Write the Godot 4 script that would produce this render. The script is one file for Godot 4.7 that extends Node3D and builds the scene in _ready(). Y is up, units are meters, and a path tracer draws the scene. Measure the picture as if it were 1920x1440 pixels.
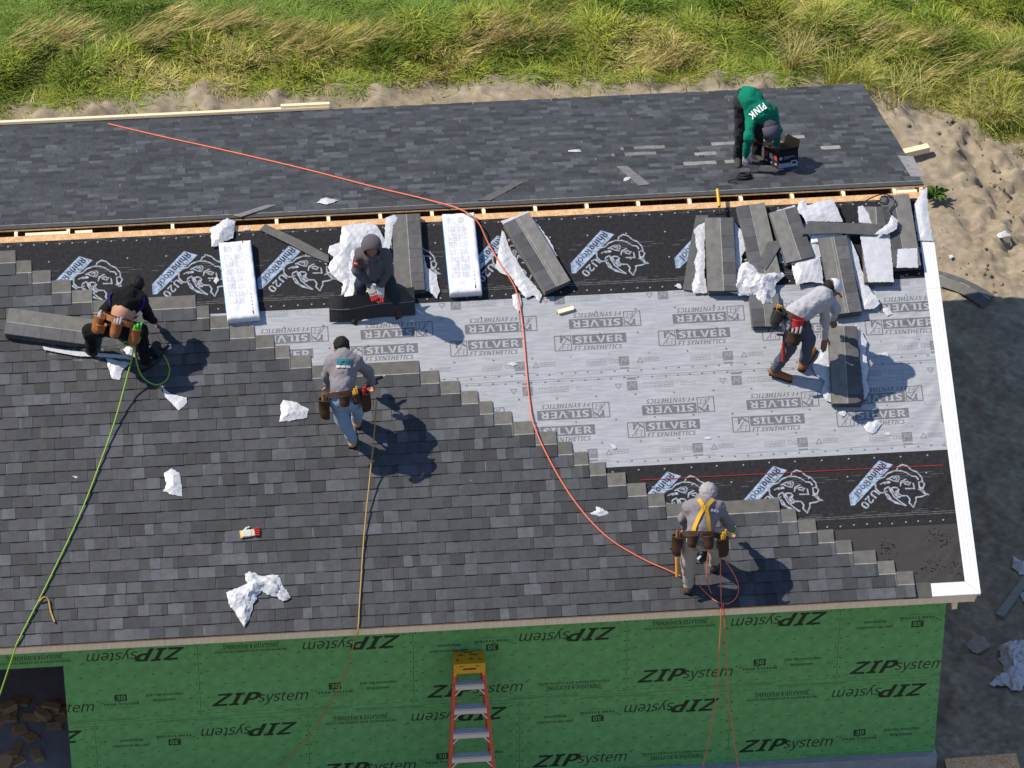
extends Node3D
# A gabled house under construction seen from the air: six roofers shingle the near slope.
# World: x to the right along the eave, y up, z towards the viewer. Near eave at z = ZE, ridge at z = ZR.
const YE := 3.0554
const ZE := 0.3
const LN := 5.2918
const LF := 4.9906
const SR := 0.384615
const CR := 0.923077
const YR := 5.0907
const ZR := -4.5847
const EXPO := 0.143
const DECK := 0.018      # top of the underlayment above the roof plane
var rng := RandomNumberGenerator.new()
var used := {}
var M := {}
var grain: ImageTexture
var cloth_tex: ImageTexture
var nz := FastNoiseLite.new()

func _lin(r: float, g: float, b: float) -> Color:
	return Color(r, g, b).linear_to_srgb()

func roof(x: float, s: float, h := 0.0) -> Vector3:
	return Vector3(x, YE + s * SR + h * CR, ZE - s * CR + h * SR)

func back_roof(x: float, s: float, h := 0.0) -> Vector3:
	return Vector3(x, YR - s * SR + h * CR, ZR - s * CR - h * SR)

func near_basis() -> Basis:      # local x right, y off the slope, z down the slope
	return Basis(Vector3(1, 0, 0), Vector3(0, CR, SR), Vector3(0, -SR, CR))

func far_basis() -> Basis:       # local x right, y off the slope, z up the slope (towards the ridge)
	return Basis(Vector3(1, 0, 0), Vector3(0, CR, -SR), Vector3(0, SR, CR))

func numbered(called: String) -> String:
	if not used.has(called):
		used[called] = 0
		return called
	used[called] += 1
	return "%s_%03d" % [called, used[called]]

func tag(o: Node, label: String, category: String, group := "") -> Node:
	o.set_meta("label", label)
	o.set_meta("category", category)
	if group != "":
		o.set_meta("group", group)
	return o

func thing(called: String, label: String, category: String, xf := Transform3D.IDENTITY, group := "") -> Node3D:
	var o := Node3D.new()
	o.name = numbered(called)
	add_child(o, true)
	o.transform = xf
	tag(o, label, category, group)
	return o

func part(called: String, mesh: Mesh, m: Material, parent: Node, xf := Transform3D.IDENTITY) -> MeshInstance3D:
	var o := MeshInstance3D.new()
	o.mesh = mesh
	if m != null:
		o.material_override = m
	o.name = called
	parent.add_child(o, true)
	o.transform = xf
	return o

func on_roof(v: Vector2, turn := 0.0, h := DECK) -> Transform3D:
	return Transform3D(near_basis() * Basis(Vector3.UP, turn), roof(v.x, v.y, h))

func on_back(v: Vector2, turn := 0.0, h := 0.03) -> Transform3D:
	return Transform3D(far_basis() * Basis(Vector3.UP, turn), back_roof(v.x, v.y, h))

# ---------- meshes ----------
func mb() -> SurfaceTool:
	var st := SurfaceTool.new()
	st.begin(Mesh.PRIMITIVE_TRIANGLES)
	return st

func tri(st: SurfaceTool, a: Vector3, b: Vector3, c: Vector3, n: Vector3, col: Color) -> void:
	var sw := (c - a).cross(b - a).dot(n) < 0.0      # keep the winding true to the normal
	for v in [a, c, b] if sw else [a, b, c]:
		st.set_color(col)
		st.set_normal(n)
		st.set_uv(Vector2(v.x, v.z))
		st.add_vertex(v)

func quad(st: SurfaceTool, a: Vector3, b: Vector3, c: Vector3, d: Vector3, col := Color.WHITE) -> void:
	var n := (c - a).cross(b - a).normalized()
	tri(st, a, b, c, n, col)
	tri(st, a, c, d, n, col)

# box with chamfered top edges when ch > 0; centre at xf origin
func box(st: SurfaceTool, xf: Transform3D, size: Vector3, col := Color.WHITE) -> void:
	var h := size * 0.5
	var p := []
	for i in 8:
		p.append(xf * Vector3(h.x if i & 1 else -h.x, h.y if i & 2 else -h.y, h.z if i & 4 else -h.z))
	for f in [[4, 6, 7, 5], [1, 3, 2, 0], [5, 7, 3, 1], [0, 2, 6, 4], [6, 2, 3, 7], [0, 4, 5, 1]]:
		quad(st, p[f[0]], p[f[1]], p[f[2]], p[f[3]], col)

func at(v: Vector3, b := Basis.IDENTITY) -> Transform3D:
	return Transform3D(b, v)

func bar(st: SurfaceTool, a: Vector3, b: Vector3, w: float, t: float, up := Vector3.UP, col := Color.WHITE) -> void:
	var y := (b - a).normalized()
	var x := y.cross(up).normalized()
	if x.length() < 0.5:
		x = y.cross(Vector3.RIGHT).normalized()
	var z := x.cross(y)
	box(st, Transform3D(Basis(x, y, z), (a + b) * 0.5), Vector3(w, (b - a).length(), t), col)

func frame_of(d: Vector3) -> Basis:
	var u := Vector3.UP if absf(d.y) < 0.9 else Vector3.RIGHT
	var x := d.cross(u).normalized()
	return Basis(x, d, x.cross(d))

func tube(st: SurfaceTool, pts: Array, r: float, sides := 7, col := Color.WHITE, r_end := -1.0) -> void:
	var rings := []
	var n := pts.size()
	var b := frame_of((pts[1] - pts[0]).normalized())
	for i in n:
		var d: Vector3 = (pts[mini(i + 1, n - 1)] - pts[maxi(i - 1, 0)]).normalized()
		var x := (b.x - d * b.x.dot(d)).normalized()
		b = Basis(x, d, x.cross(d))
		var rr := r if r_end < 0 else lerpf(r, r_end, float(i) / (n - 1))
		var ring := []
		for k in sides:
			var a := TAU * k / sides
			var nn := b.x * cos(a) + b.z * sin(a)
			ring.append([pts[i] + nn * rr, nn])
		rings.append(ring)
	for i in n - 1:
		for k in sides:
			var k2 := (k + 1) % sides
			var q := [rings[i][k], rings[i + 1][k], rings[i + 1][k2], rings[i][k2]]
			var sw: bool = (q[2][0] - q[0][0]).cross(q[1][0] - q[0][0]).dot(q[0][1]) < 0.0
			for j in [0, 2, 1, 0, 3, 2] if sw else [0, 1, 2, 0, 2, 3]:
				st.set_color(col)
				st.set_normal(q[j][1])
				st.set_uv(Vector2(q[j][0].x, q[j][0].z))
				st.add_vertex(q[j][0])
	for e in [0, n - 1]:
		var c: Vector3 = pts[e]
		var d2: Vector3 = (pts[0] - pts[1]).normalized() if e == 0 else (pts[n - 1] - pts[n - 2]).normalized()
		for k in sides:
			tri(st, c, rings[e][k][0], rings[e][(k + 1) % sides][0], d2, col)

func curve(pts: Array, step := 0.06) -> Array:      # Catmull-Rom through the points
	var out := []
	var n := pts.size()
	for i in n - 1:
		var a: Vector3 = pts[maxi(i - 1, 0)]
		var b: Vector3 = pts[i]
		var c: Vector3 = pts[i + 1]
		var d: Vector3 = pts[mini(i + 2, n - 1)]
		var m := maxi(2, int((c - b).length() / step))
		for k in m:
			out.append(b.cubic_interpolate(c, a, d, float(k) / m))
	out.append(pts[n - 1])
	return out

# flat polygon (x, z) pushed up between y0 and y1
func slab(st: SurfaceTool, poly: PackedVector2Array, y0: float, y1: float, col := Color.WHITE) -> void:
	var idx := Geometry2D.triangulate_polygon(poly)
	for i in range(0, idx.size(), 3):
		var a := poly[idx[i]]
		var b := poly[idx[i + 1]]
		var c := poly[idx[i + 2]]
		tri(st, Vector3(a.x, y1, a.y), Vector3(b.x, y1, b.y), Vector3(c.x, y1, c.y), Vector3.UP, col)
		tri(st, Vector3(a.x, y0, a.y), Vector3(c.x, y0, c.y), Vector3(b.x, y0, b.y), Vector3.DOWN, col)
	for i in poly.size():
		var a := poly[i]
		var b := poly[(i + 1) % poly.size()]
		var n := Vector3(b.y - a.y, 0, a.x - b.x).normalized()
		if Geometry2D.is_polygon_clockwise(poly):
			n = -n
		tri(st, Vector3(a.x, y0, a.y), Vector3(a.x, y1, a.y), Vector3(b.x, y1, b.y), n, col)
		tri(st, Vector3(a.x, y0, a.y), Vector3(b.x, y1, b.y), Vector3(b.x, y0, b.y), n, col)

# ---------- implicit bodies: tapered capsules, smooth union, surface nets ----------
func capsule_d(p: Vector3, a: Vector3, ba: Vector3, l2: float, ra: float, rb: float) -> float:
	var pa := p - a
	var t := clampf(pa.dot(ba) / l2, 0.0, 1.0)
	return (pa - ba * t).length() - ra - (rb - ra) * t

func blob(bones: Array, cell: float, k := 0.04, wr := 0.0, wf := 9.0, st: SurfaceTool = null, col := Color.WHITE) -> SurfaceTool:
	var A := []
	var BA := []
	var L2 := []
	var RA := []
	var RB := []
	var lo := Vector3(1e9, 1e9, 1e9)
	var hi := -lo
	for b in bones:
		var a: Vector3 = b[0]
		var e: Vector3 = b[1]
		A.append(a)
		BA.append(e - a)
		L2.append(maxf((e - a).length_squared(), 1e-9))
		RA.append(b[2])
		RB.append(b[3])
		var r := maxf(b[2], b[3]) + cell * 2.0 + wr
		lo = lo.min(a - Vector3.ONE * r).min(e - Vector3.ONE * r)
		hi = hi.max(a + Vector3.ONE * r).max(e + Vector3.ONE * r)
	var NBK := 6
	var bs := cell * NBK
	var nb := Vector3i(((hi - lo) / bs).ceil())
	var diag := bs * 0.5 * 1.7321
	var verts := PackedVector3Array()
	var vid := {}
	var edges := []
	var W := NBK + 1
	var val := PackedFloat32Array()
	val.resize(W * W * W)
	for bz in nb.z:
		for by in nb.y:
			for bx in nb.x:
				var o := lo + Vector3(bx, by, bz) * bs
				var c := o + Vector3.ONE * bs * 0.5
				var ds := PackedFloat32Array()
				var dm := 1e9
				for i in A.size():
					var d := capsule_d(c, A[i], BA[i], L2[i], RA[i], RB[i])
					ds.append(d)
					dm = minf(dm, d)
				if dm > diag + k + wr or dm < -diag - k * 3.0 - wr:
					continue
				var act := []
				for i in A.size():
					if ds[i] < dm + diag * 2.0 + k:
						act.append(i)
				var q := 0
				var neg := 0
				for z in W:
					for y in W:
						for x in W:
							var p := o + Vector3(x, y, z) * cell
							var d := 1e9
							for i in act:
								var pa: Vector3 = p - A[i]
								var t := clampf(pa.dot(BA[i]) / L2[i], 0.0, 1.0)
								var di: float = (pa - BA[i] * t).length() - RA[i] - (RB[i] - RA[i]) * t
								var hh := maxf(k - absf(di - d), 0.0)
								d = minf(d, di) - hh * hh / (4.0 * k)
							if wr > 0.0 and absf(d) < 0.06:
								d -= wr * nz.get_noise_3dv(p * wf)
							val[q] = d
							if d < 0.0:
								neg += 1
							q += 1
				if neg == 0 or neg == q:
					continue
				for z in NBK:
					for y in NBK:
						for x in NBK:
							var q0 := (z * W + y) * W + x
							var v := [val[q0], val[q0 + 1], val[q0 + W], val[q0 + W + 1], val[q0 + W * W], val[q0 + W * W + 1], val[q0 + W * W + W], val[q0 + W * W + W + 1]]
							var m := 0
							for i in 8:
								if v[i] < 0.0:
									m |= 1 << i
							if m == 0 or m == 255:
								continue
							var sum := Vector3.ZERO
							var cnt := 0
							for e in [[0, 1], [2, 3], [4, 5], [6, 7], [0, 2], [1, 3], [4, 6], [5, 7], [0, 4], [1, 5], [2, 6], [3, 7]]:
								var i0: int = e[0]
								var i1: int = e[1]
								if (v[i0] < 0.0) != (v[i1] < 0.0):
									var t: float = v[i0] / (v[i0] - v[i1])
									var p0 := Vector3(i0 & 1, (i0 >> 1) & 1, i0 >> 2)
									var p1 := Vector3(i1 & 1, (i1 >> 1) & 1, i1 >> 2)
									sum += p0.lerp(p1, t)
									cnt += 1
							var g := Vector3i(bx * NBK + x, by * NBK + y, bz * NBK + z)
							vid[g] = verts.size()
							verts.append(o + (Vector3(x, y, z) + sum / cnt) * cell)
							for ax in 3:
								if (v[0] < 0.0) != (v[1 << ax] < 0.0):
									edges.append([g, ax, v[0] < 0.0])
	var nrm := PackedVector3Array()
	nrm.resize(verts.size())
	var tris := PackedInt32Array()
	for e in edges:
		var g: Vector3i = e[0]
		var u := Vector3i.ZERO
		var w := Vector3i.ZERO
		u[(e[1] + 1) % 3] = 1
		w[(e[1] + 2) % 3] = 1
		if not (vid.has(g - u) and vid.has(g - w) and vid.has(g - u - w)):
			continue
		var ii := [vid[g - u - w], vid[g - w], vid[g], vid[g - u]]
		if e[2]:
			ii.reverse()
		for j in [0, 1, 2, 0, 2, 3]:
			tris.append(ii[j])
	for i in range(0, tris.size(), 3):
		var a := verts[tris[i]]
		var n := (verts[tris[i + 2]] - a).cross(verts[tris[i + 1]] - a)
		for j in 3:
			nrm[tris[i + j]] += n
	if st == null:
		st = mb()
	for i in tris:
		st.set_color(col)
		st.set_normal(nrm[i].normalized())
		st.set_uv(Vector2(verts[i].x, verts[i].z))
		st.add_vertex(verts[i])
	return st

# ---------- thin crumpled plastic film cut to an outline ----------
func fold(p: Vector2, seed_: float) -> float:
	var s := 0.0
	var w := 0.0
	for i in 5:
		var a := seed_ * 1.7 + i * 1.31
		var f := 2.0 + i * 1.6 + i * i * 0.45
		var t := p.dot(Vector2(cos(a), sin(a))) * f + sin(p.x * 3.0 + a) * 0.25 + seed_ * 0.37 * i
		s += absf(t - floorf(t) - 0.5) * 2.0 / (1.0 + i * 0.45)
		w += 1.0 / (1.0 + i * 0.45)
	return s / w

func film(outline: PackedVector2Array, cell0: float, amp: float, dome0: float, lift := 0.002, seed_ := 1.0) -> ArrayMesh:
	var cell := cell0 * 0.85
	var dome := dome0 * 0.5
	amp *= 0.72
	var r := RandomNumberGenerator.new()
	r.seed = int(seed_ * 1000.0) + 7
	var pts := PackedVector2Array()
	var edge := PackedVector2Array()
	var n := outline.size()
	for i in n:
		var a := outline[i]
		var b := outline[(i + 1) % n]
		var m := maxi(1, int((b - a).length() / cell))
		for k in m:
			var t := float(k) / m
			var nn := (b - a).orthogonal().normalized()
			edge.append(a.lerp(b, t) + nn * r.randf_range(-0.22, 0.22) * cell * (0.0 if k == 0 else 1.0))
	pts.append_array(edge)
	var bb := Rect2(outline[0], Vector2.ZERO)
	for p in outline:
		bb = bb.expand(p)
	var y := bb.position.y
	while y < bb.end.y:
		var x := bb.position.x
		while x < bb.end.x:
			var p := Vector2(x, y) + Vector2(r.randf_range(-0.35, 0.35), r.randf_range(-0.35, 0.35)) * cell
			if Geometry2D.is_point_in_polygon(p, edge):
				var dmin := 1e9
				for e in edge:
					dmin = minf(dmin, e.distance_squared_to(p))
				if dmin > cell * cell * 0.3:
					pts.append(p)
			x += cell
		y += cell
	var idx := Geometry2D.triangulate_delaunay(pts)
	var pos := []
	for i in pts.size():
		var p := pts[i]
		var dmin := 1e9
		for e in edge:
			dmin = minf(dmin, e.distance_squared_to(p))
		var inn := clampf(sqrt(dmin) / 0.09, 0.0, 1.0)
		var hh := lift + amp * (0.25 + 0.75 * inn) * fold(p, seed_) + dome * inn + r.randf_range(0.0, 0.12) * amp
		var sh := Vector2(fold(p * 1.3, seed_ + 4.0) - 0.5, fold(p * 1.3, seed_ + 8.0) - 0.5) * amp * 0.8
		pos.append(Vector3(p.x + sh.x, hh, p.y + sh.y))
	var st := mb()
	var keep := []
	var vn := PackedVector3Array()
	vn.resize(pts.size())
	for i in range(0, idx.size(), 3):
		var c := (pts[idx[i]] + pts[idx[i + 1]] + pts[idx[i + 2]]) / 3.0
		if not Geometry2D.is_point_in_polygon(c, edge):
			continue
		var a: Vector3 = pos[idx[i]]
		var b: Vector3 = pos[idx[i + 1]]
		var d: Vector3 = pos[idx[i + 2]]
		var nn := (b - a).cross(d - a)
		if nn.y < 0.0:
			nn = -nn
		keep.append([idx[i], idx[i + 1], idx[i + 2], nn.normalized()])
		for j in 3:
			vn[idx[i + j]] += nn
	for k in keep:      # soft folds with a trace of the facets
		var q := [k[0], k[1], k[2]]
		if (pos[q[2]] - pos[q[0]]).cross(pos[q[1]] - pos[q[0]]).dot(k[3]) < 0.0:
			q = [k[0], k[2], k[1]]
		for j in q:
			st.set_color(Color.WHITE)
			st.set_normal(vn[j].normalized().lerp(k[3], 0.7).normalized())
			st.set_uv(pts[j])
			st.add_vertex(pos[j])
	return st.commit()

func local_poly(ring: Array, o: Vector2, back := false) -> PackedVector2Array:
	var out := PackedVector2Array()
	for v in ring:
		out.append(Vector2(v.x - o.x, (v.y - o.y) * -1.0))
	return out

func centre_of(ring: Array) -> Vector2:
	var c := Vector2.ZERO
	for v in ring:
		c += v
	return c / ring.size()

# ---------- computed textures: colour grain and flat print only ----------
func grain_tex(n: int, lo: float, hi: float, seed_: int, coarse := 0.35) -> ImageTexture:
	var r := RandomNumberGenerator.new()
	r.seed = seed_
	var f := FastNoiseLite.new()
	f.seed = seed_
	f.frequency = 0.02
	f.fractal_octaves = 4
	var im := f.get_seamless_image(n, n)
	im.convert(Image.FORMAT_L8)
	var d := im.get_data()
	var out := PackedByteArray()
	out.resize(n * n * 3)
	for i in n * n:
		var v := lerpf(lo, hi, clampf(coarse * d[i] / 255.0 + (1.0 - coarse) * r.randf(), 0.0, 1.0))
		var b := int(clampf(v, 0, 1) * 255.0)
		out[i * 3] = b
		out[i * 3 + 1] = b
		out[i * 3 + 2] = b
	return ImageTexture.create_from_image(Image.create_from_data(n, n, false, Image.FORMAT_RGB8, out))

func wood_tex(a: Color, b: Color, seed_: int) -> ImageTexture:
	var f := FastNoiseLite.new()
	f.seed = seed_
	f.frequency = 0.05
	f.fractal_octaves = 3
	var im := Image.create(128, 256, false, Image.FORMAT_RGB8)
	for y in 256:
		for x in 128:
			var g := f.get_noise_2d(x * 2.4, y * 0.12) * 0.5 + 0.5
			var k := f.get_noise_2d(x * 0.8 + 300.0, y * 0.4)
			im.set_pixel(x, y, a.lerp(b, clampf(g * 1.3 - 0.15 + (0.35 if k > 0.48 else 0.0), 0.0, 1.0)))
	return ImageTexture.create_from_image(im)

func flake_tex(seed_: int) -> ImageTexture:      # strand board: short flakes in every direction
	var r := RandomNumberGenerator.new()
	r.seed = seed_
	var n := 512
	var im := Image.create(n, n, false, Image.FORMAT_RGB8)
	im.fill(_lin(0.52, 0.31, 0.15))
	for i in 2600:
		var p := Vector2(r.randf() * n, r.randf() * n)
		var a := r.randf() * TAU
		var v := r.randf()
		var c := _lin(0.40, 0.22, 0.10).lerp(_lin(0.72, 0.50, 0.29), v)
		var ln := r.randi_range(10, 40)
		var wd := r.randi_range(3, 8)
		for t in ln:
			var q := p + Vector2(cos(a), sin(a)) * t
			for w in wd:
				var q2 := q + Vector2(-sin(a), cos(a)) * w
				im.set_pixel(posmod(int(q2.x), n), posmod(int(q2.y), n), c)
	return ImageTexture.create_from_image(im)

class Print:
	var w: int
	var h: int
	var sx: float
	var sy: float
	var ink: PackedByteArray
	var fonts := []
	func _init(px_w: int, px_h: int, met_w: float, met_h: float):
		w = px_w
		h = px_h
		sx = px_w / met_w
		sy = px_h / met_h
		ink.resize(w * h)
	func fill3(a: Vector2, b: Vector2, c: Vector2, v: int, wrap := true) -> void:
		var x0 := int(floor(minf(a.x, minf(b.x, c.x))))
		var x1 := int(ceil(maxf(a.x, maxf(b.x, c.x))))
		var y0 := int(floor(minf(a.y, minf(b.y, c.y))))
		var y1 := int(ceil(maxf(a.y, maxf(b.y, c.y))))
		var ar := (b - a).cross(c - a)
		if absf(ar) < 1e-6:
			return
		var s := signf(ar)
		for y in range(y0, y1 + 1):
			for x in range(x0, x1 + 1):
				var p := Vector2(x + 0.5, y + 0.5)
				if (b - a).cross(p - a) * s >= 0 and (c - b).cross(p - b) * s >= 0 and (a - c).cross(p - c) * s >= 0:
					if y >= 0 and y < h:
						ink[y * w + posmod(x, w)] = v
	func to_px(p: Vector2) -> Vector2:
		return Vector2(p.x * sx, h - p.y * sy)
	func poly(pts: Array, v: int) -> void:
		var pp := PackedVector2Array()
		for p in pts:
			pp.append(to_px(p))
		var id := Geometry2D.triangulate_polygon(pp)
		for i in range(0, id.size(), 3):
			fill3(pp[id[i]], pp[id[i + 1]], pp[id[i + 2]], v)
	func rect(x0: float, y0: float, x1: float, y1: float, v: int) -> void:
		poly([Vector2(x0, y0), Vector2(x1, y0), Vector2(x1, y1), Vector2(x0, y1)], v)
	func line(pts: Array, wd: float, v: int) -> void:
		for i in pts.size() - 1:
			var a: Vector2 = pts[i]
			var b: Vector2 = pts[i + 1]
			var n := (b - a).orthogonal().normalized() * wd * 0.5
			var e := (b - a).normalized() * wd * 0.35
			poly([a + n - e, b + n + e, b - n + e, a - n - e], v)
	func frame(x0: float, y0: float, x1: float, y1: float, t: float, v: int) -> void:
		line([Vector2(x0, y0), Vector2(x1, y0), Vector2(x1, y1), Vector2(x0, y1), Vector2(x0, y0)], t, v)
	# text fitted to tw x th metres about c, sheared for italics, turned by ang
	func text(s: String, bold: bool, c: Vector2, tw: float, th: float, ang: float, shear: float, v: int) -> void:
		var f := SystemFont.new()
		f.font_names = PackedStringArray(["Droid Sans"])
		f.font_weight = 700 if bold else 400
		var t := TextMesh.new()
		t.font = f
		t.text = s
		t.font_size = 48
		t.pixel_size = 1.0
		t.depth = 0.0
		t.curve_step = 3.0
		var fc := t.get_faces()
		if fc.is_empty():
			return
		var lo := Vector2(1e9, 1e9)
		var hi := -lo
		for p in fc:
			lo = lo.min(Vector2(p.x, p.y))
			hi = hi.max(Vector2(p.x, p.y))
		var q := []
		for p in fc:
			var l := Vector2((p.x - lo.x) / (hi.x - lo.x) - 0.5, (p.y - lo.y) / (hi.y - lo.y) - 0.5)
			var m := Vector2(l.x * tw + l.y * th * shear, l.y * th).rotated(ang)
			q.append(to_px(c + m))
		for i in range(0, q.size(), 3):
			fill3(q[i], q[i + 1], q[i + 2], v)
	func image(cols: Array, noise: Image, amount: float, streak := false) -> ImageTexture:
		var nw := noise.get_width()
		var nh := noise.get_height()
		var nd := noise.get_data()
		var out := PackedByteArray()
		out.resize(w * h * 3)
		for y in h:
			for x in w:
				var c: Color = cols[ink[y * w + x]]
				var k := 1.0 + amount * (nd[(y % nh) * nw + (x / (8 if streak else 1)) % nw] / 255.0 - 0.5)
				var o := (y * w + x) * 3
				out[o] = int(clampf(c.r * k, 0, 1) * 255.0)
				out[o + 1] = int(clampf(c.g * k, 0, 1) * 255.0)
				out[o + 2] = int(clampf(c.b * k, 0, 1) * 255.0)
		return ImageTexture.create_from_image(Image.create_from_data(w, h, false, Image.FORMAT_RGB8, out))

func noise_image(n: int, freq: float, seed_: int) -> Image:
	var f := FastNoiseLite.new()
	f.seed = seed_
	f.frequency = freq
	f.fractal_octaves = 4
	var im := f.get_seamless_image(n, n)
	im.convert(Image.FORMAT_L8)
	return im

func small_lines(p: Print, x: float, y: float, w: float, rows: int, dy: float, v: int, r: RandomNumberGenerator) -> void:
	for i in rows:
		var xx := x
		while xx < x + w:
			var l := r.randf_range(0.015, 0.05)
			p.rect(xx, y - i * dy, minf(xx + l, x + w), y - i * dy + dy * 0.5, v)
			xx += l + 0.008

func silver_print() -> ImageTexture:      # one repeat of the grey sheet: 1.21 m along the eave, 1.22 m up the slope
	var p := Print.new(968, 976, 1.21, 1.22)
	var r := RandomNumberGenerator.new()
	r.seed = 31
	# upright row then the same row head down
	for inv in [false, true]:
		var c := Vector2(0.40, 0.46) if not inv else Vector2(0.62, 0.74)
		var sg := -1.0 if inv else 1.0
		var ang := PI if inv else 0.0
		var bx := c + Vector2(-0.305, 0.0) * sg
		p.frame(bx.x - 0.095, bx.y - 0.095, bx.x + 0.095, bx.y + 0.095, 0.012, 1)
		p.line([bx + Vector2(-0.075, 0.065) * sg * -1.0 * Vector2(-1, -1), bx + Vector2(-0.03, 0.0) * sg], 0.001, 1)
		p.line([bx + Vector2(-0.05, -0.08) * sg, bx + Vector2(0.07, 0.075) * sg], 0.010, 1)
		p.line([bx + Vector2(-0.02, 0.035) * sg, bx + Vector2(0.02, 0.085) * sg, bx + Vector2(0.08, 0.03) * sg], 0.022, 1)
		p.line([bx + Vector2(-0.02, 0.01) * sg, bx + Vector2(-0.02, 0.085) * sg], 0.022, 1)
		p.text("FT", false, bx + Vector2(0.035, -0.045) * sg, 0.085, 0.07, ang, 0.2, 1)
		var rc := c + Vector2(0.12, 0.035) * sg
		p.rect(rc.x - 0.315, rc.y - 0.065, rc.x + 0.315, rc.y + 0.065, 1)
		p.text("SILVER", true, rc, 0.56, 0.088, ang, 0.0, 0)
		p.text("FT SYNTHETICS", true, c + Vector2(0.10, -0.075) * sg, 0.55, 0.058, ang, 0.25, 1)
		# small approvals row
		var y := 0.19 if not inv else 1.03
		var q := Vector2(0.78, y) if not inv else Vector2(0.10, y)
		p.rect(q.x - 0.06, q.y - 0.06, q.x + 0.06, q.y + 0.06, 2)
		p.line([q + Vector2(-0.04, -0.035), q + Vector2(-0.015, 0.03), q + Vector2(0.02, -0.01), q + Vector2(0.035, 0.04)], 0.018, 3)
		p.rect(q.x - 0.055, q.y - 0.092 * sg - 0.012, q.x + 0.055, q.y - 0.092 * sg + 0.012, 2)
		var tq := q + Vector2(0.19 if not inv else -0.16, 0.0)
		p.line([tq + Vector2(-0.035, -0.03) * sg, tq + Vector2(0.035, -0.03) * sg, tq + Vector2(0, 0.035) * sg, tq + Vector2(-0.035, -0.03) * sg], 0.009, 2)
		small_lines(p, 1.02 if not inv else 0.66, y + 0.02, 0.18, 3, 0.022, 3, r)
		small_lines(p, 0.34 if not inv else 0.34, y + 0.03, 0.24, 4, 0.022, 3, r)
		p.frame(0.62 if not inv else 0.23, y - 0.02, 0.66 if not inv else 0.27, y + 0.03, 0.007, 3)
		p.frame(0.685 if not inv else 0.295, y - 0.025, 0.71 if not inv else 0.32, y + 0.025, 0.007, 3)
	for yy in [0.085, 1.135]:
		p.rect(0.0, yy, 0.98, yy + 0.005, 2)
	for i in 60:
		var c := Vector2(r.randf() * 1.2, r.randf() * 1.2)
		p.rect(c.x, c.y, c.x + r.randf_range(0.05, 0.3), c.y + 0.003, 4)
	return p.image([_lin(0.272, 0.283, 0.302), _lin(0.098, 0.102, 0.110), _lin(0.125, 0.13, 0.138), _lin(0.18, 0.187, 0.20), _lin(0.25, 0.26, 0.278)], noise_image(256, 0.03, 5), 0.16, true)

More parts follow.
